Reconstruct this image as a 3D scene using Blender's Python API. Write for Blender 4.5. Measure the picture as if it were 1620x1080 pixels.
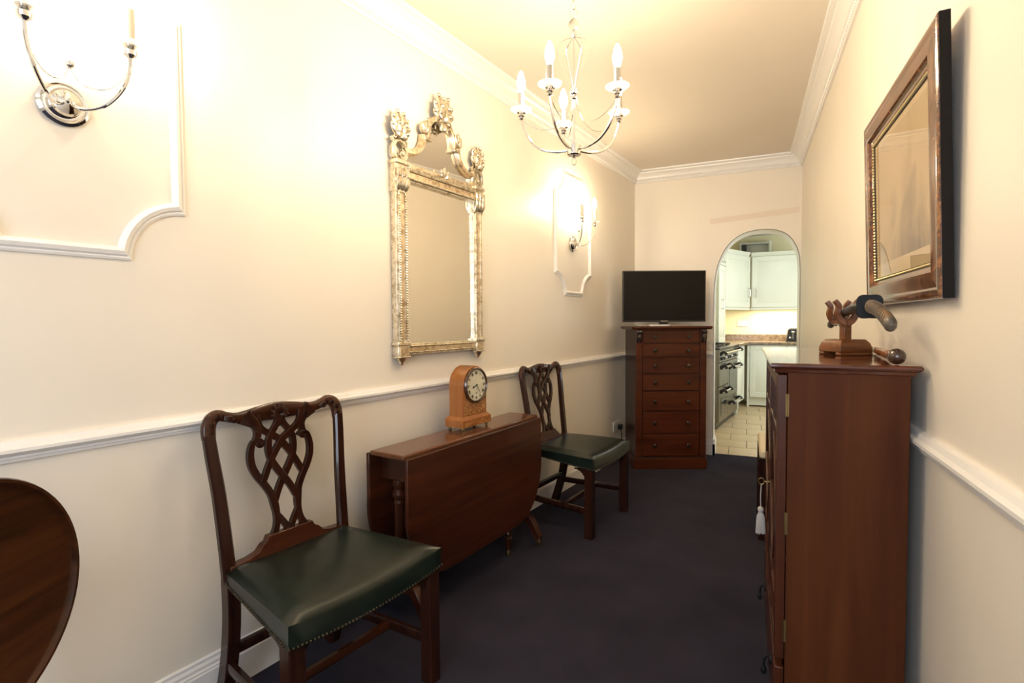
import bpy, bmesh, math, random
from mathutils import Matrix, Vector
random.seed(7)
R = math.radians
PI = math.pi
scene = bpy.context.scene
for o in list(bpy.data.objects):
    bpy.data.objects.remove(o)
COL = scene.collection

# ------------------------------------------------------------------ camera, light, exposure
CAM_H = 1.2183
cam_d = bpy.data.cameras.new('camera')
cam = bpy.data.objects.new('camera', cam_d)
COL.objects.link(cam)
cam_d.sensor_width = 36.0
cam_d.lens = 834.24 / 1620 * 36.0
cam_d.clip_start = 0.03
yaw, pitch, roll = R(23.99), R(-2.189), R(-0.4005)
F = Vector((-math.sin(yaw) * math.cos(pitch), math.cos(yaw) * math.cos(pitch), math.sin(pitch)))
R0 = Vector((math.cos(yaw), math.sin(yaw), 0))
U0 = R0.cross(F)
RX = R0 * math.cos(roll) + U0 * math.sin(roll)
UX = -R0 * math.sin(roll) + U0 * math.cos(roll)
m = Matrix((RX, UX, -F)).transposed().to_4x4()
m.translation = Vector((0, 0, CAM_H))
cam.matrix_world = m
scene.camera = cam

scene.view_settings.view_transform = 'Standard'
scene.view_settings.look = 'None'
scene.view_settings.gamma = 1.0
scene.view_settings.use_curve_mapping = False
scene.view_settings.exposure = 0.62
scene.cycles.use_denoising = True
scene.cycles.max_bounces = 10
scene.cycles.diffuse_bounces = 5
scene.cycles.glossy_bounces = 5
scene.cycles.transmission_bounces = 8
scene.cycles.sample_clamp_indirect = 4.0
scene.cycles.caustics_reflective = False
scene.cycles.caustics_refractive = False

world = bpy.data.worlds.new('world')
scene.world = world
world.use_nodes = True
world.node_tree.nodes['Background'].inputs[0].default_value = (0.75, 0.86, 1.0, 1)
world.node_tree.nodes['Background'].inputs[1].default_value = 0.4


def area(name, loc, rot, sx, sy, power, color):
    l = bpy.data.lights.new(name, 'AREA')
    l.shape = 'RECTANGLE'
    l.size, l.size_y = sx, sy
    l.energy = power
    l.color = color
    o = bpy.data.objects.new(name, l)
    COL.objects.link(o)
    o.location = loc
    o.rotation_euler = rot
    return o


# daylight through the window behind the camera and the kitchen window
area('daylight_room_window', (-0.45, -2.42, 1.45), (R(90), 0, 0), 1.5, 1.4, 52, (0.76, 0.86, 1.0))
area('daylight_kitchen_window', (1.78, 6.9, 1.5), (R(90), 0, R(90)), 1.6, 1.2, 22, (0.9, 0.97, 1.0))
area('kitchen_ceiling_fill', (0.5, 6.9, 2.37), (0, 0, 0), 0.5, 0.5, 8, (1.0, 0.95, 0.85))  # added fill under the kitchen ceiling to brighten the room, no visible fitting
area('under_cabinet_lamp', (0.42, 8.42, 1.36), (0, 0, 0), 0.6, 0.06, 7.0, (1.0, 0.86, 0.6))
area('under_corner_cabinet_lamp', (-0.16, 8.2, 1.36), (0, 0, R(60)), 0.3, 0.06, 2.0, (1.0, 0.86, 0.6))
BULB = 250.0


# ------------------------------------------------------------------ materials
def newmat(name):
    mt = bpy.data.materials.new(name)
    mt.use_nodes = True
    nt = mt.node_tree
    return mt, nt, nt.nodes['Principled BSDF']


def link(nt, a, b):
    nt.links.new(a, b)


def setp(b, **k):
    names = dict(rough='Roughness', metal='Metallic', coat='Coat Weight', coatr='Coat Roughness', spec='Specular IOR Level',
                 trans='Transmission Weight', ior='IOR', es='Emission Strength', sheen='Sheen Weight', alpha='Alpha')
    for kk, v in k.items():
        b.inputs[names[kk]].default_value = v


def coords(nt, scale=(1, 1, 1), kind='Object', rot=(0, 0, 0)):
    tc = nt.nodes.new('ShaderNodeTexCoord')
    mp = nt.nodes.new('ShaderNodeMapping')
    mp.inputs['Scale'].default_value = scale
    mp.inputs['Rotation'].default_value = rot
    link(nt, tc.outputs[kind], mp.inputs['Vector'])
    return mp.outputs['Vector']


def noise(nt, vec, scale=5, detail=4, rough=0.5, dist=0.0):
    n = nt.nodes.new('ShaderNodeTexNoise')
    n.inputs['Scale'].default_value = scale
    n.inputs['Detail'].default_value = detail
    n.inputs['Roughness'].default_value = rough
    n.inputs['Distortion'].default_value = dist
    link(nt, vec, n.inputs['Vector'])
    return n.outputs['Fac']


def ramp(nt, fac, stops):
    r = nt.nodes.new('ShaderNodeValToRGB')
    els = r.color_ramp.elements
    while len(els) < len(stops):
        els.new(0.5)
    for e, (p, c) in zip(els, stops):
        e.position = p
        e.color = (*c, 1)
    link(nt, fac, r.inputs['Fac'])
    return r.outputs['Color']


def bump(nt, b, fac, strength, dist=0.002):
    bp = nt.nodes.new('ShaderNodeBump')
    bp.inputs['Strength'].default_value = strength
    bp.inputs['Distance'].default_value = dist
    link(nt, fac, bp.inputs['Height'])
    link(nt, bp.outputs['Normal'], b.inputs['Normal'])


def wood(name, dark, light, axis='x', scale=1.0, rough=0.3, coat=0.25, rot=(0, 0, 0), contrast=1.0, extra=None):
    mt, nt, b = newmat(name)
    s = [26 * scale] * 3
    s['xyz'.index(axis)] = 1.6 * scale
    v = coords(nt, s, rot=rot)
    f1 = noise(nt, v, 1.0, 6, 0.6, 0.8)
    s2 = [5.0 * scale] * 3
    s2['xyz'.index(axis)] = 0.5 * scale
    f2 = noise(nt, coords(nt, s2, rot=rot), 1.0, 3, 0.5, 1.2)
    mx = nt.nodes.new('ShaderNodeMath')
    mx.operation = 'MULTIPLY_ADD'
    link(nt, f1, mx.inputs[0])
    mx.inputs[1].default_value = 0.55
    ad = nt.nodes.new('ShaderNodeMath')
    ad.operation = 'MULTIPLY'
    link(nt, f2, ad.inputs[0])
    ad.inputs[1].default_value = 0.45
    link(nt, ad.outputs[0], mx.inputs[2])
    w = 0.17 / contrast
    c = ramp(nt, mx.outputs[0], [(0.5 - w, dark), (0.5 + w, light)])
    link(nt, c, b.inputs['Base Color'])
    setp(b, rough=rough, coat=coat * .6, coatr=0.08, spec=0.22)
    bump(nt, b, f1, 0.06, 0.001)
    return mt


def paint(name, col, rough=0.5, bmp=0.03, sc=60, var=0.03):
    mt, nt, b = newmat(name)
    v = coords(nt)
    f = noise(nt, v, 2.0, 3)
    c2 = tuple(x * (1 - var) for x in col)
    link(nt, ramp(nt, f, [(0.35, c2), (0.65, col)]), b.inputs['Base Color'])
    setp(b, rough=rough)
    if bmp:
        bump(nt, b, noise(nt, v, sc, 3), bmp, 0.002)
    return mt


def metal(name, col, rough=0.15, var=0.0, dark=None):
    mt, nt, b = newmat(name)
    b.inputs['Base Color'].default_value = (*col, 1)
    if dark:
        f = noise(nt, coords(nt), 45, 5, 0.65)
        link(nt, ramp(nt, f, [(0.36, dark), (0.55, col)]), b.inputs['Base Color'])
        bump(nt, b, f, 0.25, 0.002)
    setp(b, rough=rough, metal=1.0)
    return mt


M = {}
M['wall'] = paint('cream_wall_paint', (0.83, 0.77, 0.68), 0.42, 0.03, 40)
M['ceiling'] = paint('cream_ceiling_paint', (0.78, 0.71, 0.63), 0.6, 0.03, 40)
M['trim'] = paint('white_trim_paint', (0.85, 0.835, 0.82), 0.32, 0.0)
M['scar'] = paint('unpainted_pink_plaster', (0.79, 0.69, 0.60), 0.6)
M['kitchen_wall'] = paint('pale_yellow_wall_paint', (0.82, 0.76, 0.52), 0.5)
M['kitchen_ceiling'] = paint('white_kitchen_ceiling', (0.75, 0.75, 0.68), 0.6)
M['kitchen_white'] = paint('ivory_cabinet_paint', (0.72, 0.75, 0.64), 0.35, 0.0)
M['duct'] = paint('grey_painted_duct', (0.5, 0.5, 0.44), 0.5)
mt, nt, b = newmat('navy_carpet')
v = coords(nt)
f = noise(nt, v, 420, 3, 0.7)
g = noise(nt, v, 3.5, 4)
mix = nt.nodes.new('ShaderNodeMath'); mix.operation = 'MULTIPLY_ADD'
link(nt, f, mix.inputs[0]); mix.inputs[1].default_value = 0.6; 
mm = nt.nodes.new('ShaderNodeMath'); mm.operation = 'MULTIPLY'; link(nt, g, mm.inputs[0]); mm.inputs[1].default_value = 0.4
link(nt, mm.outputs[0], mix.inputs[2])
link(nt, ramp(nt, mix.outputs[0], [(0.3, (0.019, 0.0182, 0.0275)), (0.7, (0.044, 0.042, 0.061))]), b.inputs['Base Color'])
setp(b, rough=1.0, spec=0.05)
bump(nt, b, f, 0.6, 0.004)
M['carpet'] = mt
mt, nt, b = newmat('limestone_tile')
v = coords(nt)
g = noise(nt, v, 4, 6, 0.6)
link(nt, ramp(nt, g, [(0.3, (0.44, 0.33, 0.19)), (0.7, (0.56, 0.44, 0.27))]), b.inputs['Base Color'])
setp(b, rough=0.35)
bump(nt, b, g, 0.15, 0.003)
M['tile'] = mt
M['grout'] = paint('dark_grout', (0.30, 0.24, 0.17), 0.8)
mahog_d, mahog_l = (0.018, 0.0050, 0.0027), (0.062, 0.0165, 0.0068)
M['mahogany_x'] = wood('mahogany_grain_across', mahog_d, mahog_l, 'x')
M['mahogany_z'] = wood('mahogany_grain_upright', mahog_d, mahog_l, 'z')
M['mahogany_y'] = wood('mahogany_grain_deep', mahog_d, mahog_l, 'y')
M['drawer_wood'] = wood('red_mahogany_drawer', (0.0330, 0.0072, 0.0030), (0.0900, 0.0216, 0.0072), 'x', 1.2, 0.28)
M['chest_dark'] = wood('dark_mahogany_case', (0.0193, 0.0055, 0.0033), (0.0468, 0.0121, 0.0055), 'z', 1.0, 0.28)
M['book_side'] = wood('bookcase_mahogany_panel', (0.044, 0.0120, 0.0036), (0.092, 0.0280, 0.0088), 'z', 0.8, 0.5, 0.0)
M['book_side'].node_tree.nodes['Principled BSDF'].inputs['Specular IOR Level'].default_value = 0.1
M['book_dark'] = wood('bookcase_mahogany_frame', (0.0338, 0.0090, 0.0045), (0.0750, 0.0210, 0.0090), 'z', 1.0, 0.32, 0.2)
M['book_top'] = wood('bookcase_mahogany_top', (0.0480, 0.0136, 0.0072), (0.1120, 0.0320, 0.0144), 'y', 1.0, 0.10, 0.6)
M['chair_wood'] = wood('dark_chair_mahogany', (0.0120, 0.0039, 0.0024), (0.0360, 0.0114, 0.0060), 'z', 1.4, 0.22, 0.4)
M['chair_rail'] = wood('warm_chair_mahogany', (0.0279, 0.0081, 0.0037), (0.0744, 0.0223, 0.0087), 'x', 1.4, 0.22, 0.4)
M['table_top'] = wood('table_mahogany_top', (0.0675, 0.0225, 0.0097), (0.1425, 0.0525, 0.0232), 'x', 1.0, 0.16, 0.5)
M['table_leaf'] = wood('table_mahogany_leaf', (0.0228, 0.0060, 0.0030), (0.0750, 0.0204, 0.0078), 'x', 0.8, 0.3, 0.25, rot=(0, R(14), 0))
M['round_top'] = wood('oak_tilt_top', (0.0180, 0.0060, 0.0024), (0.0750, 0.0252, 0.0078), 'y', 0.9, 0.35, 0.2, rot=(R(-28), 0, 0), contrast=1.3)
M['clock_wood'] = wood('honey_mahogany_clock', (0.22, 0.078, 0.020), (0.40, 0.155, 0.046), 'z', 1.0, 0.2, 0.5)
M['stand_wood'] = wood('orange_stand_wood', (0.0840, 0.0245, 0.0070), (0.2100, 0.0735, 0.0224), 'x', 1.5, 0.22, 0.5)
mt, nt, b = newmat('walnut_burr_frame')
v = coords(nt)
f = noise(nt, v, 22, 7, 0.65, 2.5)
link(nt, ramp(nt, f, [(0.32, (0.018, 0.007, 0.004)), (0.5, (0.12, 0.04, 0.014)), (0.68, (0.30, 0.12, 0.04))]), b.inputs['Base Color'])
setp(b, rough=0.16, coat=0.7, coatr=0.06)
M['burr'] = mt
mt, nt, b = newmat('floral_marquetry')
v = coords(nt)
f = noise(nt, v, 55, 3, 0.5, 2.0)
link(nt, ramp(nt, f, [(0.44, (0.26, 0.09, 0.024)), (0.56, (0.36, 0.14, 0.04)), (0.62, (0.55, 0.27, 0.09))]), b.inputs['Base Color'])
setp(b, rough=0.22, coat=0.5)
M['marquetry'] = mt
mt, nt, b = newmat('green_leather')
v = coords(nt)
f = noise(nt, v, 6, 5, 0.6, 0.5)
link(nt, ramp(nt, f, [(0.3, (0.0035, 0.0072, 0.0058)), (0.7, (0.0105, 0.0170, 0.0130))]), b.inputs['Base Color'])
r2 = nt.nodes.new('ShaderNodeMapRange'); link(nt, f, r2.inputs['Value'])
r2.inputs['To Min'].default_value = 0.25; r2.inputs['To Max'].default_value = 0.33
link(nt, r2.outputs[0], b.inputs['Roughness'])
setp(b, spec=0.32, coat=0.0)
bump(nt, b, noise(nt, v, 220, 3), 0.03, 0.0006)
M['leather'] = mt
M['cream_seat'] = paint('cream_upholstery', (0.62, 0.53, 0.36), 0.5, 0.2, 200)
M['chrome'] = metal('polished_chrome', (0.83, 0.82, 0.80), 0.06)
M['steel'] = metal('brushed_steel', (0.55, 0.53, 0.49), 0.28)
M['cooker_steel'] = metal('grey_cooker_steel', (0.27, 0.255, 0.22), 0.34)
M['brass'] = metal('aged_brass', (0.24, 0.17, 0.075), 0.4)
M['stud'] = metal('dark_brass_studs', (0.12, 0.10, 0.07), 0.35)
M['gilt'] = metal('silver_gilt_leaf', (0.88, 0.82, 0.68), 0.3, dark=(0.50, 0.41, 0.28))
M['gilt_panel'] = metal('mottled_gilt_panel', (0.84, 0.71, 0.53), 0.4, dark=(0.50, 0.37, 0.24))
M['gold'] = metal('gold_bead', (0.66, 0.54, 0.30), 0.35)

M['mirror'] = metal('mirror_glass', (0.97, 0.955, 0.91), 0.015)



def plain(name, col, rough=0.4, **k):
    mt, nt, b = newmat(name)
    f = noise(nt, coords(nt), 30, 3)
    link(nt, ramp(nt, f, [(0.3, tuple(x * 0.9 for x in col)), (0.7, col)]), b.inputs['Base Color'])
    setp(b, rough=rough, **k)
    return mt


M['iron'] = plain('black_iron', (0.010, 0.010, 0.011), 0.4, spec=0.15)
M['black'] = plain('black_plastic', (0.010, 0.010, 0.011), 0.3)
M['black_wood'] = plain('ebonised_wood', (0.012, 0.008, 0.006), 0.3)
M['knob_wood'] = plain('dark_turned_knob', (0.022, 0.010, 0.007), 0.2, coat=0.5)
M['screen'] = plain('black_glossy_screen', (0.004, 0.004, 0.004), 0.25, spec=0.2)
M['frame_side'] = plain('black_frame_side', (0.010, 0.008, 0.007), 0.6, spec=0.12)
M['slip'] = plain('dark_olive_slip', (0.075, 0.055, 0.022), 0.6)
M['dial'] = plain('ivory_clock_dial', (0.72, 0.68, 0.52), 0.4)
M['bezel'] = plain('dark_clock_bezel', (0.06, 0.026, 0.012), 0.22, coat=0.4)
M['white_plastic'] = plain('white_plastic', (0.75, 0.74, 0.70), 0.35)
M['candle'] = plain('ivory_candle_sleeve', (0.74, 0.62, 0.48), 0.45)
M['oven_glass'] = plain('dark_oven_glass', (0.02, 0.024, 0.022), 0.05)
M['tassel'] = plain('grey_silk_tassel', (0.42, 0.39, 0.36), 0.7)
M['cord'] = plain('brown_cord', (0.18, 0.14, 0.10), 0.7)
M['tan_wrap'] = plain('tan_braided_wrap', (0.15, 0.08, 0.03), 0.5)
M['horn'] = plain('grey_horn', (0.085, 0.072, 0.058), 0.35)
M['stick_wood'] = plain('spotted_briar', (0.24, 0.078, 0.024), 0.25, coat=0.4)
M['stick_knob'] = plain('dark_turned_ball', (0.045, 0.02, 0.012), 0.2, coat=0.5)
mt, nt, b = newmat('brown_granite_worktop')
v = coords(nt)
f = noise(nt, v, 25, 6, 0.7, 1.0)
link(nt, ramp(nt, f, [(0.3, (0.06, 0.045, 0.03)), (0.5, (0.22, 0.15, 0.09)), (0.7, (0.42, 0.32, 0.21))]), b.inputs['Base Color'])
setp(b, rough=0.2)
M['granite'] = mt
mt, nt, b = newmat('clear_glass')
b.inputs['Base Color'].default_value = (0.95, 0.98, 0.96, 1)
setp(b, rough=0.0, trans=1.0, ior=1.45)
M['glass'] = mt
mt, nt, b = newmat('bright_dish_glass')
tl = nt.nodes.new('ShaderNodeBsdfTranslucent'); tl.inputs['Color'].default_value = (.95, .93, .88, 1)
tp = nt.nodes.new('ShaderNodeBsdfTransparent')
g2 = nt.nodes.new('ShaderNodeBsdfGlossy'); g2.inputs['Roughness'].default_value = 0.03
m1 = nt.nodes.new('ShaderNodeMixShader'); m1.inputs[0].default_value = 0.78
m2 = nt.nodes.new('ShaderNodeMixShader'); m2.inputs[0].default_value = 0.12
link(nt, tl.outputs[0], m1.inputs[1]); link(nt, tp.outputs[0], m1.inputs[2])
link(nt, m1.outputs[0], m2.inputs[1]); link(nt, g2.outputs[0], m2.inputs[2])
link(nt, m2.outputs[0], nt.nodes['Material Output'].inputs['Surface'])
M['dish'] = mt
# picture glass: thin sheet of reflecting glass in front of the print
mt, nt, b = newmat('picture_glass')
tr = nt.nodes.new('ShaderNodeBsdfTransparent')
gl = nt.nodes.new('ShaderNodeBsdfGlossy'); gl.inputs['Roughness'].default_value = 0.01
lwt = nt.nodes.new('ShaderNodeLayerWeight'); lwt.inputs['Blend'].default_value = 0.5
pw = nt.nodes.new('ShaderNodeMath'); pw.operation = 'POWER'; link(nt, lwt.outputs['Facing'], pw.inputs[0]); pw.inputs[1].default_value = 4.2
fr = nt.nodes.new('ShaderNodeMath'); fr.operation = 'MULTIPLY_ADD'; link(nt, pw.outputs[0], fr.inputs[0]); fr.inputs[1].default_value = 0.62; fr.inputs[2].default_value = 0.035
ms = nt.nodes.new('ShaderNodeMixShader')
link(nt, fr.outputs[0], ms.inputs[0]); link(nt, tr.outputs[0], ms.inputs[1]); link(nt, gl.outputs[0], ms.inputs[2])
link(nt, ms.outputs[0], nt.nodes['Material Output'].inputs['Surface'])
M['pane'] = mt
M['pane_book'] = mt.copy()
M['pane_book'].name = 'bookcase_glass'
for nd in M['pane_book'].node_tree.nodes:
    if nd.type == 'MATH' and nd.operation == 'MULTIPLY_ADD':
        nd.inputs[1].default_value = 0.96
# sepia engraving: sky, tree masses and ground drawn with noise on the sheet
mt, nt, b = newmat('sepia_landscape_engraving')
tc = nt.nodes.new('ShaderNodeTexCoord')
sep = nt.nodes.new('ShaderNodeSeparateXYZ'); link(nt, tc.outputs['Object'], sep.inputs[0])
mp = nt.nodes.new('ShaderNodeMapping'); link(nt, tc.outputs['Object'], mp.inputs['Vector'])
mp.inputs['Scale'].default_value = (9, 9, 5)
n1 = noise(nt, mp.outputs['Vector'], 1.0, 7, 0.65, 0.6)
def mth(op, a, bb):
    n = nt.nodes.new('ShaderNodeMath'); n.operation = op
    for i, q in enumerate((a, bb)):
        if hasattr(q, 'links'):
            link(nt, q, n.inputs[i])
        else:
            n.inputs[i].default_value = q
    return n.outputs[0]
dx = mth('ABSOLUTE', mth('SUBTRACT', sep.outputs['X'], 0.10), 0.0)
hill = mth('SUBTRACT', mth('SUBTRACT', 0.46, mth('MULTIPLY', dx, 1.05)), sep.outputs['Z'])
mask = mth('ADD', mth('MULTIPLY', hill, 2.8), mth('MULTIPLY', mth('SUBTRACT', n1, 0.5), 2.2))
link(nt, ramp(nt, mask, [(0.0, (0.50, 0.36, 0.19)), (0.3, (0.34, 0.235, 0.125)), (0.9, (0.11, 0.072, 0.04))]), b.inputs['Base Color'])
setp(b, rough=0.8)
M['print'] = mt
M['mount'] = paint('cream_print_margin', (0.62, 0.48, 0.29), 0.8)
mt, nt, b = newmat('lit_candle_bulb')
b.inputs['Base Color'].default_value = (1, 0.9, 0.75, 1)
b.inputs['Emission Color'].default_value = (1.0, 0.80, 0.52, 1)
setp(b, es=BULB)
M['bulb'] = mt


# ------------------------------------------------------------------ mesh helpers
def V(*a):
    return Vector(a)


RECT = [(1, .55), (.7, 1), (-.7, 1), (-1, .55), (-1, -.55), (-.7, -1), (.7, -1), (1, -.55)]
SQ = [(1, .86), (.86, 1), (-.86, 1), (-1, .86), (-1, -.86), (-.86, -1), (.86, -1), (1, -.86)]


def circ(n):
    return [(math.cos(2 * PI * i / n), math.sin(2 * PI * i / n)) for i in range(n)]


class MB:
    def __init__(self):
        self.bm = bmesh.new()

    def face(self, vs):
        try:
            return self.bm.faces.new(vs)
        except ValueError:
            return None

    def box(self, x0, x1, y0, y1, z0, z1, mat=None):
        c = [(x0, y0, z0), (x1, y0, z0), (x1, y1, z0), (x0, y1, z0), (x0, y0, z1), (x1, y0, z1), (x1, y1, z1), (x0, y1, z1)]
        vs = [self.bm.verts.new((mat @ V(*p)) if mat else p) for p in c]
        for q in ((0, 3, 2, 1), (4, 5, 6, 7), (0, 1, 5, 4), (1, 2, 6, 5), (2, 3, 7, 6), (3, 0, 4, 7)):
            self.face([vs[i] for i in q])
        return self

    def prism(self, pts, off):
        """polygon (3D points) extruded by the vector off"""
        off = V(*off)
        a = [self.bm.verts.new(p) for p in pts]
        b_ = [self.bm.verts.new(V(*p) + off) for p in pts]
        self.face(a[::-1])
        self.face(b_)
        n = len(a)
        for i in range(n):
            j = (i + 1) % n
            self.face([a[i], a[j], b_[j], b_[i]])
        return self

    def loft(self, rings, closed=False, cap=True):
        vr = [[self.bm.verts.new(p) for p in r] for r in rings]
        n = len(vr[0])
        k = len(vr)
        for i in range(k if closed else k - 1):
            a, b_ = vr[i], vr[(i + 1) % k]
            for j in range(n):
                q = (j + 1) % n
                self.face([a[j], a[q], b_[q], b_[j]])
        if cap and not closed:
            self.face(vr[0][::-1])
            self.face(vr[-1])
        return self

    def sweep(self, pts, w, d, ref, prof=RECT, closed=False):
        """profile swept along pts; w (sideways) and d (along ref) are half sizes, numbers or lists"""
        pts = [V(*p) for p in pts]
        ref = V(*ref)
        k = len(pts)
        rings = []
        for i, p in enumerate(pts):
            if closed:
                t = pts[(i + 1) % k] - pts[i - 1]
            else:
                t = pts[min(i + 1, k - 1)] - pts[max(i - 1, 0)]
            t.normalize()
            dn = ref - t * ref.dot(t)
            dn.normalize()
            sd = t.cross(dn)
            ww = w[i] if isinstance(w, (list, tuple)) else w
            dd = d[i] if isinstance(d, (list, tuple)) else d
            rings.append([p + sd * (a * ww) + dn * (b_ * dd) for a, b_ in prof])
        return self.loft(rings, closed)

    def tube(self, pts, r, n=8, closed=False):
        pts = [V(*p) for p in pts]
        k = len(pts)
        prof = circ(n)
        rings = []
        up = None
        for i, p in enumerate(pts):
            if closed:
                t = pts[(i + 1) % k] - pts[i - 1]
            else:
                t = pts[min(i + 1, k - 1)] - pts[max(i - 1, 0)]
            t.normalize()
            if up is None:
                up = t.orthogonal().normalized()
            up = (up - t * up.dot(t)).normalized()
            sd = t.cross(up)
            rr = r[i] if isinstance(r, (list, tuple)) else r
            rings.append([p + sd * (a * rr) + up * (b_ * rr) for a, b_ in prof])
        return self.loft(rings, closed)

    def lathe(self, prof, mat=None, n=20):
        """(r, z) profile turned about z"""
        rings = []
        for r, z in prof:
            ring = [V(max(r, 1e-5) * a, max(r, 1e-5) * b_, z) for a, b_ in circ(n)]
            rings.append([(mat @ p) if mat else p for p in ring])
        return self.loft(rings)

    def ball(self, c, r, n=10, sc=(1, 1, 1)):
        k = max(4, n // 2)
        prof = [(math.sin(PI * i / k) * r, -math.cos(PI * i / k) * r) for i in range(k + 1)]
        mat = Matrix.Translation(c) @ Matrix.Diagonal((*sc, 1))
        return self.lathe(prof, mat, n)

    def build(self, name, mat, parent=None, bevel=0.0, angle=35, seg=2):
        bm = self.bm
        bmesh.ops.remove_doubles(bm, verts=bm.verts, dist=1e-6)
        bmesh.ops.recalc_face_normals(bm, faces=bm.faces)
        me = bpy.data.meshes.new(name)
        bm.to_mesh(me)
        bm.free()
        me.materials.append(M[mat] if isinstance(mat, str) else mat)
        o = bpy.data.objects.new(name, me)
        COL.objects.link(o)
        if parent:
            o.parent = parent
        me.shade_smooth()
        me.set_sharp_from_angle(angle=R(angle))
        if bevel:
            mod = o.modifiers.new('edge', 'BEVEL')
            mod.width = bevel
            mod.segments = seg
            mod.limit_method = 'ANGLE'
            mod.angle_limit = R(40)
        return o


def thing(name, label, cat, loc=(0, 0, 0), rz=0.0, group=None):
    o = bpy.data.objects.new(name, None)
    o.empty_display_size = 0.1
    COL.objects.link(o)
    o.location = loc
    o.rotation_euler = (0, 0, rz)
    o['label'] = label
    o['category'] = cat
    if group:
        o['group'] = group
    return o


def tag(o, label, cat, group=None):
    o['label'] = label
    o['category'] = cat
    if group:
        o['group'] = group
    return o


def struct(o, kind='structure'):
    o['kind'] = kind
    return o


def dup(root, loc, rz, label):
    r = root.copy()
    COL.objects.link(r)
    r.location = loc
    r.rotation_euler = (0, 0, rz)
    r['label'] = label
    for ch in list(root.children):
        c = ch.copy()
        COL.objects.link(c)
        c.parent = r
        for g in ch.children:
            d = g.copy()
            COL.objects.link(d)
            d.parent = c
    return r


def rot_to(axis_z):
    return V(0, 0, 1).rotation_difference(V(*axis_z)).to_matrix().to_4x4()


YF = Matrix.Rotation(R(90), 4, 'X')      # turns +z of a lathe to -y (facing the viewer of a local front)

# ------------------------------------------------------------------ room data
XR, YB = 0.41437, 5.056                  # right wall, far wall
A = R(8.918)                             # splay of the left wall
OL = V(-0.9723, YB, 0)
UL = V(-math.sin(A), -math.cos(A), 0)    # along the left wall, towards the camera
NL = V(math.cos(A), -math.sin(A), 0)     # out of the left wall
TL = R(90) - A                           # yaw of things whose front faces away from the left wall
CEIL, YN = 2.60, -2.3
YK = 5.306


def lw(s, off=0.0, z=0.0):
    p = OL + UL * s + NL * off
    return V(p.x, p.y, z)


S_NEAR = (YB - YN) / math.cos(A)
# ------------------------------------------------------------------ shell
b_ = MB(); p0, p1 = lw(-0.02), lw(S_NEAR + .1)
b_.prism([p0, p1, p1 - NL * .12, p0 - NL * .12], (0, 0, CEIL))
struct(b_.build('wall_left', 'wall'))
b_ = MB(); b_.box(XR, XR + .14, YN - .1, YK, 0, CEIL)
struct(b_.build('wall_right', 'wall'))
AX0, AX1, ASP, ATOP = -0.272, 0.411, 1.56, 1.995
axc = (AX0 + AX1) / 2


def cr(pts, n=6):
    """Catmull-Rom resample of points (tuples of any length)."""
    out = []
    P = [pts[0]] + list(pts) + [pts[-1]]
    for i in range(1, len(P) - 2):
        p0, p1, p2, p3 = P[i - 1], P[i], P[i + 1], P[i + 2]
        for k in range(n):
            t = k / n
            out.append(tuple(0.5 * ((2 * b_) + (-a_ + c_) * t + (2 * a_ - 5 * b_ + 4 * c_ - d_) * t * t + (-a_ + 3 * b_ - 3 * c_ + d_) * t ** 3)
                             for a_, b_, c_, d_ in zip(p0, p1, p2, p3)))
    out.append(tuple(pts[-1]))
    return out


arch = [(AX0, 0)] + cr([(AX0, 1.42), (-.266, 1.56), (-.237, 1.72), (-.165, 1.868), (-.055, 1.962), (.075, 1.995), (.208, 1.987), (.305, 1.943), (.367, 1.862), (.401, 1.765), (AX1, 1.62)], 5)
arch.append((AX1, 0))
b_ = MB()
outline = [(-1.08, 0)] + arch + [(XR + .02, 0), (XR + .02, CEIL), (-1.08, CEIL)]
b_.prism([(x, YB, z) for x, z in outline], (0, YK - YB, 0))
struct(b_.build('wall_back', 'wall'))
b_ = MB()
W0, W1 = -1.25, 0.32
for x0, x1, z0, z1 in ((-2.4, W0, 0, CEIL), (W1, XR + .14, 0, CEIL), (W0, W1, 0, .72), (W0, W1, 2.2, CEIL)):
    b_.box(x0, x1, YN - .12, YN, z0, z1)
struct(b_.build('wall_near', 'wall'))
b_ = MB()
for x0, x1, z0, z1 in ((W0, W1, .72, .77), (W0, W1, 2.15, 2.2), (W0, W0 + .05, .77, 2.15), (W1 - .05, W1, .77, 2.15), (-.49, -.44, .77, 2.15)):
    b_.box(x0, x1, YN - .1, YN - .05, z0, z1)
struct(b_.build('window_1', 'trim'))
b_ = MB(); b_.box(-2.45, XR + .14, YN - .12, YB + .061, -.06, 0)
struct(b_.build('floor', 'carpet'))
b_ = MB(); b_.box(-2.45, XR + .14, YN - .12, YK, CEIL, CEIL + .08)
struct(b_.build('ceiling', 'ceiling'))


# mouldings: profile (distance from wall, height) swept along the walls with mitred corners
def corner(oa, ob):
    """left/back corner with offsets oa (left wall) and ob (back wall)"""
    p = OL + NL * oa
    k = (YB - ob - p.y) / -math.cos(A)
    q = p + UL * k
    return q.x, q.y


def mould(name, prof, which, mat='trim', x_end=None, x_beg=None):
    rings = []
    b_ = MB()
    if which == 'left':
        rings = [[(*corner(d, d), z) for d, z in prof], [(*(OL + NL * d + UL * S_NEAR).xy, z) for d, z in prof]]
    elif which == 'back':
        xe = (lambda d: XR - d) if x_end is None else (lambda d: x_end)
        rings = [[(*corner(d, d), z) for d, z in prof], [(xe(d), YB - d, z) for d, z in prof]]
    elif which == 'right':
        rings = [[(XR - d, YB - d, z) for d, z in prof], [(XR - d, YN, z) for d, z in prof]]
    b_.loft(rings)
    return struct(b_.build(name, mat, angle=25))


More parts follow.
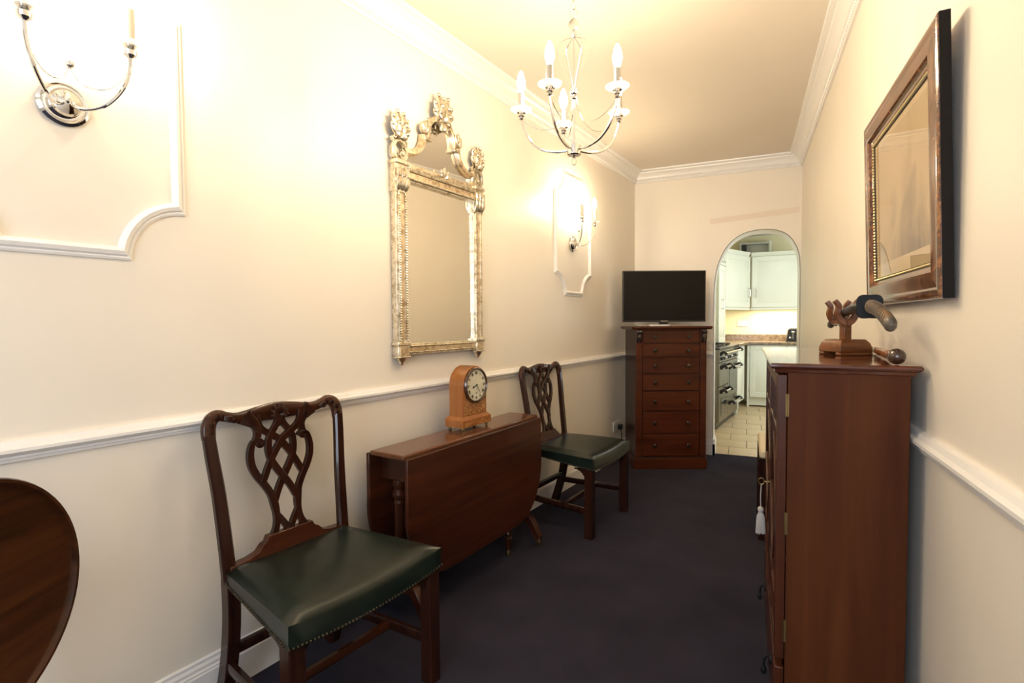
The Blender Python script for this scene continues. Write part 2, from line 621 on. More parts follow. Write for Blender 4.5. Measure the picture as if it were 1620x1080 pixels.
corn = [(0, 2.497), (.012, 2.497), (.018, 2.505), (.016, 2.520), (.022, 2.524), (.030, 2.53), (.034, 2.545), (.045, 2.560),
        (.062, 2.571), (.068, 2.573), (.070, 2.582), (.088, 2.586), (.096, 2.590), (.098, 2.6), (0, 2.6)]
c1 = mould('trim_1', corn, 'left'); c2 = mould('trim_2', corn, 'back'); c3 = mould('trim_3', corn, 'right')
for nm, par, f0 in (('bead_row', c1, lambda k: lw(.03 + k * .021, .021)), ('bead_row', c2, lambda k: V(-.93 + k * .021, YB - .021, 0)),
                    ('bead_row', c3, lambda k: V(XR - .021, YB - .03 - k * .021, 0))):
    b_ = MB()
    for k in range(62 if par is c2 else 240):
        p = f0(k)
        b_.ball((p.x, p.y, 2.5125), .0062, 5)
    o = b_.build(nm, 'trim', par)
    o['kind'] = 'stuff'
dado = [(0, .880), (.010, .880), (.012, .887), (.015, .889), (.016, .895), (.022, .899), (.030, .906), (.030, .914), (.020, .919),
        (.018, .924), (.014, .931), (0, .932)]
mould('trim_4', dado, 'left')
mould('trim_5', dado, 'right')
mould('trim_6', dado, 'back', x_end=AX0)
base = [(0, 0), (.020, 0), (.020, .098), (.017, .102), (.017, .108), (.013, .112), (.013, .122), (.008, .130), (.008, .139), (0, .143)]
mould('baseboard_left', base, 'left')
mould('baseboard_right', base, 'right')
o = mould('baseboard_back', base, 'back', x_end=AX0 + .02)
b_ = MB(); b_.loft([[(AX0 + d, YB - .02, z) for d, z in base], [(AX0 + d, YK, z) for d, z in base]])
struct(b_.build('baseboard_arch', 'trim'))
# lining of the arch reveal, painted white
b_ = MB()
for (xa, za), (xb, zb) in zip(arch[:-1], arch[1:]):
    if za == 0 or zb == 0:
        pass
ring0 = [(x, YB + .004, z) for x, z in arch]
inner = [(x + (axc - x) * .012, YB + .004, z - (.004 if z > 1 else 0)) for x, z in arch]
vs0 = [b_.bm.verts.new(p) for p in inner]
vs1 = [b_.bm.verts.new((p[0], YK, p[2])) for p in inner]
for i in range(len(vs0) - 1):
    b_.face([vs0[i], vs0[i + 1], vs1[i + 1], vs1[i]])
struct(b_.build('trim_7', 'trim', angle=60))
# strip of bare plaster above the arch
b_ = MB(); b_.prism([(-.309, YB - .0015, 2.070), (.395, YB - .0015, 2.115), (.40, YB - .0015, 2.162), (-.309, YB - .0015, 2.118)], (0, .002, 0))
struct(b_.build('trim_8', 'scar'))


# picture-frame panels on the left wall
def wall_panel(s, name):
    hw, z0, z1, r = .303, 1.40, 2.28, .15
    pts = []
    for cx, cz, a0 in ((-hw, z0, 90), (hw, z0, 180), (hw, z1, 270), (-hw, z1, 0)):
        arc = [(cx + r * math.cos(R(a0 - 90 * k / 10)), cz + r * math.sin(R(a0 - 90 * k / 10))) for k in range(11)]
        pts.append(arc)
    # order: bottom-left, bottom-right, top-right, top-left
    path = []
    for arc in pts:
        path += arc
    path = [p for i, p in enumerate(path) if i == 0 or (abs(p[0] - path[i - 1][0]) + abs(p[1] - path[i - 1][1])) > 1e-6]
    n = len(path)
    prof = [(0, .0), (0, .006), (.006, .009), (.010, .007), (.014, .014), (.024, .018), (.031, .013), (.036, .005), (.036, 0)]
    rings = []
    loc = lw(s)
    ex, en = -UL, NL
    for i in range(n):
        p, q, w = path[i - 1], path[i], path[(i + 1) % n]
        d1 = V(q[0] - p[0], q[1] - p[1]).normalized()
        d2 = V(w[0] - q[0], w[1] - q[1]).normalized()
        n1, n2 = V(-d1.y, d1.x), V(-d2.y, d2.x)
        nn = (n1 + n2).normalized()
        k = 1 / max(.45, nn.dot(n1))
        rings.append([loc + ex * (q[0] + nn.x * k * a) + V(0, 0, q[1] + nn.y * k * a) + en * h for a, h in prof])
    b_ = MB(); b_.loft(rings, closed=True)
    struct(b_.build(name, 'trim', angle=28))


wall_panel(4.313, 'trim_9')
wall_panel(1.309, 'trim_10')

# ------------------------------------------------------------------ kitchen shell
b_ = MB(); p0, p1 = OL + UL * -.24, OL + UL * -3.95
b_.prism([p0, p1, p1 - NL * .1, p0 - NL * .1], (0, 0, 2.45))
struct(b_.build('wall_kitchen_left', 'kitchen_wall'))
b_ = MB(); b_.box(-.6, 2.0, 8.64, 8.74, 0, 2.45)
struct(b_.build('wall_kitchen_back', 'kitchen_wall'))
b_ = MB()
for y0, y1, z0, z1 in ((YK - .2, 6.05, 0, 2.45), (7.75, 8.74, 0, 2.45), (6.05, 7.75, 0, .85), (6.05, 7.75, 2.15, 2.45)):
    b_.box(1.6, 1.7, y0, y1, z0, z1)
struct(b_.build('wall_kitchen_right', 'kitchen_wall'))
b_ = MB(); b_.box(XR + .141, 1.7, YK - .1, YK, 0, 2.45)
struct(b_.build('wall_kitchen_near', 'kitchen_wall'))
b_ = MB(); b_.box(-1.2, 2.0, YK + .001, 8.74, 2.45, 2.5)
struct(b_.build('ceiling_kitchen', 'kitchen_ceiling'))
b_ = MB(); b_.box(-1.2, 1.7, YB + .061, 8.74, -.06, -.004)
fk = struct(b_.build('floor_kitchen', 'grout'))
tile_me = None
row = 0
y = YB + .064
tw, td = .306, .318
while y < 8.15:
    xs = -0.836 + (0 if row % 2 else tw / 2) - .07 + .306
    x = xs
    while x < 0.95:
        if not (y < YK and (x + tw < AX0 - .02 or x > AX1)) and not x + tw < -.45 + (y - 5.3) * .16 - .1:
            if tile_me is None:
                tb = MB(); tb.box(0, tw - .007, 0, td - .007, -.012, .001)
                to = tb.build('tile', 'tile', fk, bevel=.003)
                tile_me = to
            else:
                to = tile_me.copy(); COL.objects.link(to); to.parent = fk
            to.location = (x, y, random.uniform(-.0008, .0006))
        x += tw
    y += td
    row += 1


# ------------------------------------------------------------------ ornament helpers (local front is -y)
def leaf(b_, base, tip, width, bulge=.012, curl=.012, n=8):
    """a carved leaf lobe from base to tip in an xz plane, bulging to -y and curling to a ball"""
    bx, by, bz = base
    tx, ty, tz = tip
    L = math.hypot(tx - bx, tz - bz)
    pts, ws, ds = [], [], []
    for i in range(n + 1):
        t = i / n
        pts.append((bx + (tx - bx) * t, by + (ty - by) * t - bulge * math.sin(PI * min(1, t * 1.05)) - curl * t * t, bz + (tz - bz) * t))
        ws.append(width * (.35 + .75 * math.sin(PI * (.15 + .72 * t))))
        ds.append(.005 + .003 * math.sin(PI * t))
    b_.sweep(pts, ws, ds, (0, 1, 0))
    b_.ball((tx, ty - curl - .003, tz), width * .62, 8)


def scroll(b_, cx, cz, y, r0, turns=1.3, w=.006, d=.008, flip=1, a0=0):
    pts, ws = [], []
    n = int(18 * turns)
    for i in range(n + 1):
        t = i / n
        a = a0 + flip * 2 * PI * turns * t
        r = r0 * (1 - .82 * t)
        pts.append((cx + r * math.cos(a), y - .006 * t, cz + r * math.sin(a)))
        ws.append(w * (1 - .4 * t))
    b_.sweep(pts, ws, d, (0, 1, 0))
    b_.ball((cx, y - .012, cz), r0 * .3, 8)


def shell(b_, cx, cz, y, r, n=7, spread=150, w=None):
    w = w or r * .16
    for i in range(n):
        a = R(90 - spread / 2 + spread * i / (n - 1))
        rr = r * (1 - .18 * abs(i - (n - 1) / 2) / ((n - 1) / 2))
        leaf(b_, (cx + .12 * r * math.cos(a), y, cz), (cx + rr * math.cos(a), y, cz + rr * math.sin(a)), w, .006, .006, 5)


# ------------------------------------------------------------------ dining chairs
def seat_pt(u, v, top):
    """u across -1..1, v front 0 .. back 1"""
    hw = .282 + (.224 - .282) * v
    yy = -.225 + .435 * v
    dip = (1 - u * u)
    front = (1 - v) ** 2
    z = .472 - .026 * dip * (.35 + .65 * front) + .012 * math.sin(PI * v) * dip
    if not top:
        z = .388 - .020 * dip * front + .028 * v
    return V(hw * u, yy, z)


def back_y(z):
    return .205 + .050 * ((z - .43) / .5) + .012 * ((z - .43) / .5) ** 2


def make_chair(name, label):
    t = thing(name, label, 'chair', group='carved mahogany dining chairs with green leather seats')
    # seat: cushioned leather block with rounded rim
    b_ = MB()
    N = 14
    grid = [[None] * (N + 1) for _ in range(N + 1)]
    for i in range(N + 1):
        for j in range(N + 1):
            u, v_ = -1 + 2 * i / N, j / N
            p = seat_pt(u, v_, True)
            e = min(1 - abs(u), v_ * 1.6, (1 - v_) * 1.6)
            p.z -= .018 * max(0, 1 - e / .15) ** 2.2
            grid[i][j] = b_.bm.verts.new(p)
    for i in range(N):
        for j in range(N):
            b_.face([grid[i][j], grid[i + 1][j], grid[i + 1][j + 1], grid[i][j + 1]])
    rim = [(i, 0) for i in range(N)] + [(N, j) for j in range(N)] + [(i, N) for i in range(N, 0, -1)] + [(0, j) for j in range(N, 0, -1)]
    low = []
    for i, j in rim:
        u, v_ = -1 + 2 * i / N, j / N
        p = seat_pt(u, v_, False)
        low.append(b_.bm.verts.new(p))
    k = len(rim)
    for q in range(k):
        a, c = rim[q], rim[(q + 1) % k]
        b_.face([grid[a[0]][a[1]], grid[c[0]][c[1]], low[(q + 1) % k], low[q]])
    b_.face(low[::-1])
    seat = b_.build('seat', 'leather', t, angle=60)
    # studs along the lower edge of front and sides
    b_ = MB()
    stud_pts = [(-1 + 2 * i / 46, 0) for i in range(47)] + [(s, i / 36) for s in (-1, 1) for i in range(1, 36)]
    for u, v_ in stud_pts:
        p = seat_pt(u, v_, False)
        out = V(0, -.0015, 0) if v_ == 0 else V(math.copysign(.0015, u), 0, 0)
        b_.ball(p + out + V(0, 0, .006), .0042, 5)
    o = b_.build('stud_row', 'stud', seat)
    o['kind'] = 'stuff'
    # front legs with chamfer and brackets
    for s in (-1, 1):
        b_ = MB()
        b_.sweep([(s * .254, -.197, 0), (s * .254, -.197, .40)], .024, .024, (0, 1, 0), SQ)
        b_.build('leg', 'chair_wood', t)
        for ax in (0, 1):
            b_ = MB()
            pr = [(0, 0), (0, -.075)] + [(.070 * (1 - math.cos(R(90) * k / 6)), -.075 + .070 * math.sin(R(90) * k / 6)) for k in range(1, 7)] + [(.07, 0)]
            if ax == 0:
                pts = [(s * (.232 - x), -.200, .385 + z) for x, z in pr]
                b_.prism(pts, (0, .014, 0))
            else:
                pts = [(s * .252, -.175 + x, .388 + z) for x, z in pr]
                b_.prism(pts, (s * .012, 0, 0))
            b_.build('bracket', 'chair_wood', t)
    # rear legs sweep back below, back posts rake above
    for s in (-1, 1):
        b_ = MB()
        lp = cr([(s * .205, .278, 0), (s * .206, .230, .15), (s * .208, .203, .30), (s * .211, .198, .43)], 5)
        b_.sweep(lp, .020, .022, (0, 1, 0), SQ)
        b_.build('leg', 'chair_wood', t)
        b_ = MB()
        pp = cr([(s * .211, back_y(.42), .42), (s * .214, back_y(.52), .52), (s * .221, back_y(.68), .68), (s * .231, back_y(.80), .80), (s * .236, back_y(.872), .872)], 5)
        n = len(pp)
        b_.sweep(pp, [.021 - .004 * i / n for i in range(n)], .014, (0, 1, .1), RECT)
        b_.build('back_post', 'chair_wood', t)
    # stretchers
    for s in (-1, 1):
        b_ = MB(); b_.sweep([(s * .250, -.197, .145), (s * .212, .225, .150)], .009, .017, (0, 0, 1), SQ)
        b_.build('side_stretcher', 'chair_wood', t)
    b_ = MB(); b_.sweep([(-.228, -.02, .148), (.228, -.02, .148)], .009, .014, (0, 0, 1), SQ)
    b_.build('cross_stretcher', 'chair_rail', t)
    b_ = MB(); b_.sweep([(-.206, .214, .195), (.206, .214, .195)], .009, .016, (0, 0, 1), SQ)
    b_.build('rear_stretcher', 'chair_wood', t)
    # seat rail at back + moulded shoe under the splat
    b_ = MB(); b_.box(-.212, .212, .196, .222, .378, .458)
    b_.build('rear_rail', 'chair_rail', t, bevel=.004)
    b_ = MB()
    yb = back_y(.45)
    pr = [(.213, .440), (.213, .466), (.15, .470), (.120, .478), (.104, .496), (.090, .502), (.082, .519)]
    rings = []
    for x, z in pr:
        dp = .020 - .008 * (z - .44) / .079
        rings.append([(-x, back_y(z) - dp, z), (x, back_y(z) - dp, z), (x, back_y(z) + dp, z), (-x, back_y(z) + dp, z)])
    b_.loft(rings)
    b_.build('splat_shoe', 'chair_rail', t, bevel=.002)

    # crest rail: serpentine ribbon with scrolled ears
    def bp(x, z, dy=0.0):
        return (x, back_y(z) + dy + .012 * (1 - (x / .25) ** 2) , z)
    half = [(-.235, .860, .019), (-.234, .890, .020), (-.224, .916, .020), (-.202, .928, .018), (-.178, .921, .016), (-.145, .912, .0165),
            (-.108, .912, .0190), (-.060, .914, .0250), (0, .917, .0285)]
    full = half + [(-x, z, w) for x, z, w in half[-2::-1]]
    pts = cr(full, 5)
    b_ = MB()
    b_.sweep([bp(x, z) for x, z, w in pts], [w for _, _, w in pts], .0125, (0, 1, 0), RECT)
    crest = b_.build('crest_rail', 'chair_rail', t, angle=50)
    for s in (-1, 1):
        b_ = MB()
        for dx, dz, rr in ((-.229, .902, .011), (-.213, .921, .010), (-.194, .925, .009), (-.232, .880, .010)):
            b_.ball(bp(s * -dx, dz, -.010), rr, 8, (1, .6, 1))
        leaf(b_, bp(s * .186, .918, -.010), bp(s * .160, .912, -.010), .010, .004, .002, 5)
        b_.build('ear_carving', 'chair_wood', crest)
    b_ = MB()
    yy = bp(0, .9)[1] - .010
    shell(b_, 0, .905, yy, .036, 7, 190, .0075)
    leaf(b_, (0, yy + .002, .905), (0, yy + .001, .868), .010, .004, .001, 6)
    b_.build('shell_carving', 'chair_wood', crest)

    # pierced interlaced splat
    def sp(u, v_, dy=0.0):
        u *= .955
        if v_ > .72:
            v_ = .81 + (v_ - .72) * .19 / .28
        elif v_ > .3:
            v_ += (v_ - .3) / .42 * .09
        z = .514 + .380 * v_
        return (u, back_y(z) + dy + .010 * math.sin(PI * min(1, v_)) , z)
    b_ = MB()

    def strap(pts, w, dy=0.0, d=.0075):
        for s in (-1, 1):
            q = cr([(s * x, vv, ww) for x, vv, ww in [(p[0], p[1], p[2] if len(p) > 2 else w) for p in pts]], 5)
            b_.sweep([sp(x, vv, dy * s) for x, vv, _ in q], [ww * 1.06 for _, _, ww in q], d, (0, 1, 0), SQ)
    # outer shoulder from crest to the scroll
    strap([(-.128, 1.075, .026), (-.108, 1.01, .019), (-.093, .96, .015), (-.084, .88, .0125), (-.086, .80, .011), (-.094, .745, .009)], .012)
    # big side loop
    strap([(-.068, .715, .006), (-.082, .745, .008), (-.102, .725, .009), (-.114, .655, .0105), (-.113, .57, .011), (-.098, .49, .011), (-.073, .41, .011),
           (-.053, .33, .011), (-.045, .25, .012), (-.042, .15, .010), (-.048, .06, .010), (-.062, -.01, .012)], .011)
    # crossing ribbons
    strap([(-.086, 1.06, .016), (-.081, .99, .0115), (-.074, .92, .0095), (-.058, .85, .010), (-.026, .77, .011), (.006, .69, .011), (.034, .61, .0105), (.056, .53, .010), (.074, .455, .010), (.082, .43, .008)], .010, .0030)
    strap([(-.004, 1.03, .016), (-.008, .97, .011), (-.018, .90, .0095), (-.034, .82, .010), (-.046, .74, .010), (-.050, .66, .0105), (-.043, .58, .0105), (-.022, .50, .011), (.004, .42, .011),
           (.024, .35, .0105), (.040, .28, .011), (.046, .24, .010)], .010, -.0030)
    # foot of the splat: quatrefoil points and V
    strap([(-.044, .16, .011), (-.026, .10, .010), (-.008, .03, .010), (0, -.01, .011)], .010)
    splat = b_.build('splat', 'chair_wood', t, angle=30)
    for s in (-1, 1):
        b_ = MB()
        x, y_, z = sp(s * .083, .715, -.008)
        scroll(b_, x, z, y_, .015, 1.2, .004, .005, s, 0)
        b_.ball((x, y_ - .002, z), .011, 8, (1, .5, 1))
        b_.build('rosette', 'chair_wood', splat)
    return t


ch1 = make_chair('dining_chair', 'nearer dining chair with pierced back and green leather seat, left of the drop-leaf table')
c1xy = (V(-1.062, .96, 0) + V(-.949, 1.502, 0)) / 2
TC = R(80.0)


def place_chair(o, fx, fy, rz):
    # (fx, fy) is the middle of the front legs
    o.location = (fx - math.sin(rz) * .197, fy + math.cos(rz) * .197, 0)
    o.rotation_euler = (0, 0, rz)


place_chair(ch1, -1.022, 1.238, R(79))
ch2 = dup(ch1, (0, 0, 0), 0, 'farther dining chair with glossy green seat, between the drop-leaf table and the tall chest')
place_chair(ch2, -.752, 3.090, R(80.5))

# ------------------------------------------------------------------ drop-leaf table (local x along the wall, -y to the room)
TT = R(81.5)
tab = thing('drop_leaf_table', 'mahogany drop-leaf table with both leaves down, under the clock', 'table', (-1.222, 2.205, 0), TT)
TLN, TWD, TH = .525, .093, .70
b_ = MB(); b_.box(-TLN, TLN, -TWD, TWD, TH - .020, TH)
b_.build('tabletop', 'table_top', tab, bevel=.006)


def leaf_outline(half, h, r):
    pts = [(-half, 0), (half, 0)]
    pts += [(half, -h * .18)]
    for k in range(0, 13):
        a = R(90 * k / 12)
        pts.append((half - r + r * math.cos(a) + .018 * math.sin(2 * a), -h + r * 1.35 - r * 1.35 * math.sin(a)))
    pts += [(-x, z) for x, z in pts[:1:-1]]
    return pts


lo = leaf_outline(TLN, .525, .26)
for sgn in (-1, 1):
    b_ = MB()
    y0 = sgn * (TWD + .004)
    b_.prism([(x, y0, TH - .012 + z) for x, z in lo], (0, sgn * .018, 0))
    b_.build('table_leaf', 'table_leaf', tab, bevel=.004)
# frame: apron ends, stretcher, paired turned columns, splayed feet on castors
for s in (-1, 1):
    b_ = MB(); b_.box(s * .455 - .014, s * .455 + .014, -TWD + .012, TWD - .012, .575, .679)
    b_.build('apron', 'mahogany_y', tab, bevel=.003)
b_ = MB()
for sgn in (-1, 1):
    b_.box(-.441, .441, sgn * (TWD - .012) - .009, sgn * (TWD - .012) + .009, .60, .679)
b_.build('side_apron', 'mahogany_x', tab)
colp = [(.0, .17), (.024, .17), (.026, .19), (.018, .20), (.026, .215), (.020, .23), (.022, .25), (.021, .40), (.019, .475), (.024, .485), (.018, .495), (.027, .510),
        (.030, .520), (.024, .532), (.019, .540), (.026, .556), (.024, .578), (0, .578)]
for s in (-1, 1):
    b_ = MB(); b_.lathe(colp, Matrix.Translation((s * .455, 0, 0)), 18)
    b_.build('column', 'mahogany_z', tab)
    b_ = MB()
    b_.box(s * .455 - .028, s * .455 + .028, -.05, .05, .125, .178)
    b_.build('column_block', 'mahogany_y', tab, bevel=.004)
    for sg in (-1, 1):
        b_ = MB()
        fp = cr([(s * .455, sg * .03, .150), (s * .455, sg * .075, .135), (s * .455, sg * .110, .085), (s * .455, sg * .130, .050), (s * .455, sg * .142, .042)], 5)
        n = len(fp)
        b_.sweep(fp, [.020 - .004 * i / n for i in range(n)], [.024 - .010 * i / n for i in range(n)], (0, 0, 1), SQ)
        leg = b_.build('leg', 'mahogany_y', tab)
        b_ = MB(); b_.lathe([(0, .018), (.014, .018), (.016, .026), (.011, .045), (0, .045)], Matrix.Translation((s * .455, sg * .134, 0)), 12)
        b_.lathe([(0, -.008), (.013, -.008), (.015, 0), (.013, .008), (0, .008)], Matrix.Translation((s * .455, sg * .138, .015)) @ Matrix.Rotation(R(90), 4, 'Y'), 12)
        b_.build('castor', 'brass', leg)
b_ = MB()
b_.lathe([(0, -.43), (.018, -.43), (.014, -.36), (.022, -.34), (.014, -.32), (.016, -.12), (.024, -.08), (.016, -.05), (.027, 0), (.016, .05), (.024, .08), (.016, .12), (.014, .32), (.022, .34), (.014, .36), (.018, .43), (0, .43)],
         Matrix.Translation((0, 0, .155)) @ Matrix.Rotation(R(90), 4, 'Y'), 14)
b_.build('stretcher', 'mahogany_x', tab)
# gate legs folded against the frame (room side)
for x, sg in ((.27, -1), (-.27, 1)):
    b_ = MB()
    b_.lathe([(0, .03), (.012, .03), (.020, .09), (.014, .10), (.022, .115), (.016, .13), (.018, .45), (.024, .47), (.016, .48), (.022, .5), (.022, .6), (0, .6)],
             Matrix.Translation((x, sg * .058, 0)), 14)
    lg = b_.build('gate_leg', 'mahogany_z', tab)
    b_ = MB(); b_.lathe([(0, 0), (.012, 0), (.013, .015), (.009, .032), (0, .032)], Matrix.Translation((x, sg * .058, 0)), 12)
    b_.build('castor', 'brass', lg)

# ------------------------------------------------------------------ mantel clock
ck = thing('mantel_clock', 'round-topped inlaid mantel clock on the drop-leaf table', 'clock', (-1.243, 2.262, .70), R(80))
W, D = .111, .055
for sx in (-1, 1):
    for sy in (-1, 1):
        b_ = MB(); b_.ball((sx * (W - .018), sy * (D - .016), .009), .009, 10)
        b_.lathe([(0, .012), (.006, .012), (.006, .020), (0, .020)], Matrix.Translation((sx * (W - .018), sy * (D - .016), 0)), 8)
        b_.build('foot', 'brass', ck)
b_ = MB()
rings = []
for q, z in ((0, .018), (0, .052), (.004, .056), (.008, .060), (.017, .068)):
    rings.append([(-W + q, -D + q * .7, z), (W - q, -D + q * .7, z), (W - q, D - q * .4, z), (-W + q, D - q * .4, z)])
b_.loft(rings)
b_.build('plinth', 'clock_wood', ck, angle=30)
b_ = MB(); b_.box(-W + .006, W - .006, -D - .0012, -D + .002, .022, .050)
b_.build('plinth_inlay', 'marquetry', ck)
hw, zc = .092, .213
arc = [(-hw, .066), (hw, .066)] + [(hw * math.cos(PI * k / 28), zc + hw * math.sin(PI * k / 28)) for k in range(29)]
b_ = MB(); b_.prism([(x, -.042, z) for x, z in arc], (0, .086, 0))
b_.build('case', 'clock_wood', ck, bevel=.003, angle=30)
fa = [(x * .93, z if z > .07 else .074) for x, z in arc]
b_ = MB(); b_.prism([(x, -.0432, (z - zc) * .94 + zc if z > zc else z) for x, z in fa], (0, .002, 0))
b_.build('front_inlay', 'marquetry', ck)
dialM = Matrix.Translation((0, -.043, zc - .002)) @ YF
b_ = MB(); b_.lathe([(.0745, 0), (.086, 0), (.087, .006), (.083, .013), (.078, .014), (.0745, .009), (.0745, 0)], dialM, 40)
bz = b_.build('bezel', 'bezel', ck)
b_ = MB(); b_.lathe([(0, 0), (.076, 0), (.076, .006), (0, .0075)], dialM, 40)
dial = b_.build('dial', 'dial', ck)
b_ = MB()
dy = -.0512


def stroke(b_, x0, z0, x1, z1, w):
    d = V(x1 - x0, 0, z1 - z0)
    nn = V(-d.z, 0, d.x).normalized() * w * .5
    y0 = dy
    b_.prism([(x0 + nn.x, y0, z0 + nn.z), (x1 + nn.x, y0, z1 + nn.z), (x1 - nn.x, y0, z1 - nn.z), (x0 - nn.x, y0, z0 - nn.z)], (0, .0006, 0))


GL = {'I': ([((0, 0), (0, 1))], .36), 'V': ([((-.32, 1), (0, 0)), ((.32, 1), (0, 0))], .85), 'X': ([((-.32, 1), (.32, 0)), ((.32, 1), (-.32, 0))], .85)}
for h, txt in enumerate(['XII', 'I', 'II', 'III', 'IIII', 'V', 'VI', 'VII', 'VIII', 'IX', 'X', 'XI']):
    th = R(30 * h)
    hgt = .013
    tot = sum(GL[c][1] for c in txt)
    off = -tot / 2
    for c in txt:
        st, wd = GL[c]
        cx = off + wd / 2
        off += wd
        for (ax_, az), (bx, bz_) in st:
            def mp_(px, pz):
                rr = .0535 + pz * hgt
                tx = (cx + px) * hgt * .8
                return tx * math.cos(th) + rr * math.sin(th), zc - .002 + rr * math.cos(th) - tx * math.sin(th)
            q0, q1 = mp_(ax_, az), mp_(bx, bz_)
            stroke(b_, *q0, *q1, .0021)
b_.build('numerals', 'black', dial)
for ang, ln, w, nm in ((252, .034, .0042, 'hour_hand'), (144, .050, .0024, 'minute_hand')):
    b_ = MB()
    th = R(ang)
    dy = -.0535
    stroke(b_, -math.sin(th) * .008, zc - .002 - math.cos(th) * .008, math.sin(th) * ln, zc - .002 + math.cos(th) * ln, w)
    if nm == 'hour_hand':
        b_.ball((math.sin(th) * .025, dy, zc - .002 + math.cos(th) * .025), .005, 8, (1, .15, 1))
    b_.ball((0, dy, zc - .002), .004, 8, (1, .4, 1))
    b_.build(nm, 'black', dial)
b_ = MB(); b_.ball((0, -.0508, zc - .040), .0036, 10, (1, .3, 1)); b_.build('winding_hole', 'black', dial)

# ------------------------------------------------------------------ tall wellington chest (local x across the front, -y front)
CA = R(24.34)
chest = thing('chest_of_drawers', 'tall narrow mahogany chest of seven drawers standing across the far corner', 'chest', (-.833, 4.314, 0), CA)
CD = .38
b_ = MB(); b_.box(.012, .588, .012, CD, .095, 1.145)
b_.build('case', 'chest_dark', chest, bevel=.003)
b_ = MB(); b_.box(-.002, .600, -.006, CD + .004, 0, .090)
pl = b_.build('plinth', 'drawer_wood', chest, bevel=.004)
b_ = MB(); b_.box(.004, .596, 0, CD, .090, .099)
b_.build('plinth_moulding', 'chest_dark', pl, bevel=.003)
b_ = MB()
rings = []
for q, z in ((.012, 1.143), (.006, 1.148), (0, 1.156), (0, 1.164), (.005, 1.169)):
    rings.append([(-.028 + q, -.030 + q, z), (.628 - q, -.030 + q, z), (.628 - q, CD + .008, z), (-.028 + q, CD + .008, z)])
b_.loft(rings)
b_.build('top', 'drawer_wood', chest, angle=25)
for x0, x1, nm in ((.012, .064, 'stile'), (.538, .588, 'locking_stile')):
    b_ = MB(); b_.box(x0, x1, -.004, .014, .099, 1.143)
    st = b_.build(nm, 'drawer_wood', chest, bevel=.002)
    # carved corbel at the head of the stile
    b_ = MB()
    xc = (x0 + x1) / 2
    pr = [(0, 1.140), (-.030, 1.140), (-.036, 1.128), (-.030, 1.115), (-.024, 1.098), (-.026, 1.080), (-.016, 1.060), (-.006, 1.042), (0, 1.036)]
    b_.prism([(xc - .021, -.003 + y_, z) for y_, z in pr], (.042, 0, 0))
    for dx in (-.014, 0, .014):
        b_.ball((xc + dx, -.034, 1.126), .0075, 8, (1, .8, 1.2))
    leaf(b_, (xc, -.022, 1.112), (xc, -.012, 1.045), .012, .006, .0, 6)
    b_.build('corbel', 'knob_wood', st, bevel=.002)
for k, (z1, z0) in enumerate(((1.133, 1.035), (1.026, .921), (.910, .787), (.777, .647), (.635, .481), (.471, .294), (.284, .111))):
    b_ = MB()
    x0, x1 = .069, .533
    rings = []
    for q, yy in ((0, .012), (0, -.002), (.003, -.005)):
        rings.append([(x0 + q, yy, z0 + q), (x1 - q, yy, z0 + q), (x1 - q, yy, z1 - q), (x0 + q, yy, z1 - q)])
    b_.loft(rings)
    dr = b_.build('drawer', 'drawer_wood', chest)
    for x in (.164, .437):
        b_ = MB()
        b_.lathe([(0, 0), (.012, 0), (.011, .004), (.007, .009), (.008, .013), (.0155, .019), (.0165, .025), (.012, .030), (0, .032)],
                 Matrix.Translation((x, -.005, (z0 + z1) / 2)) @ YF, 16)
        b_.build('knob', 'knob_wood', dr)
    b_ = MB(); b_.box(x0 - .004, x1 + .004, -.001, .013, z1 + .001, z1 + .009)
    b_.build('drawer_divider', 'chest_dark', chest)

# ------------------------------------------------------------------ television on the chest
tv = thing('television', 'black flat-screen television on top of the tall chest', 'television', chest.matrix_basis @ V(0, 0, 0), CA)
tv.location = V(-.833, 4.314, 0) + Matrix.Rotation(CA, 3, 'Z') @ V(.292, .175, 1.169)
b_ = MB(); b_.box(-.350, .350, -.012, .018, .036, .466)
b_.build('housing', 'black', tv, bevel=.004)
b_ = MB(); b_.box(-.340, .340, -.0135, -.010, .050, .456)
b_.build('screen', 'screen', tv)
b_ = MB(); b_.box(-.16, .16, .018, .045, .10, .36); b_.build('rear_housing', 'black', tv, bevel=.01)
b_ = MB(); b_.box(-.035, .035, -.004, .026, .008, .07)
b_.build('stand_neck', 'black', tv, bevel=.003)
b_ = MB()
pts = [(-.215, -.055), (.215, -.055), (.235, -.04), (.235, .075), (.22, .09), (-.22, .09), (-.235, .075), (-.235, -.04)]
b_.prism([(x, y_, 0) for x, y_ in pts], (0, 0, .008))
b_.build('stand_base', 'steel', tv, bevel=.002)
b_ = MB(); b_.box(-.03, .03, -.0145, -.0125, .0395, .045)
b_.build('logo_strip', 'steel', tv)
rm = tag(MB().box(-.085, .085, -.02, .02, 0, .014).build('remote_control', 'white_plastic', None, bevel=.003), 'slim pale remote control lying at the foot of the television', 'remote')
rm.location = V(-.833, 4.314, 1.177) + Matrix.Rotation(CA, 3, 'Z') @ V(.23, .085, -.008)
rm.rotation_euler = (0, 0, CA + R(6))

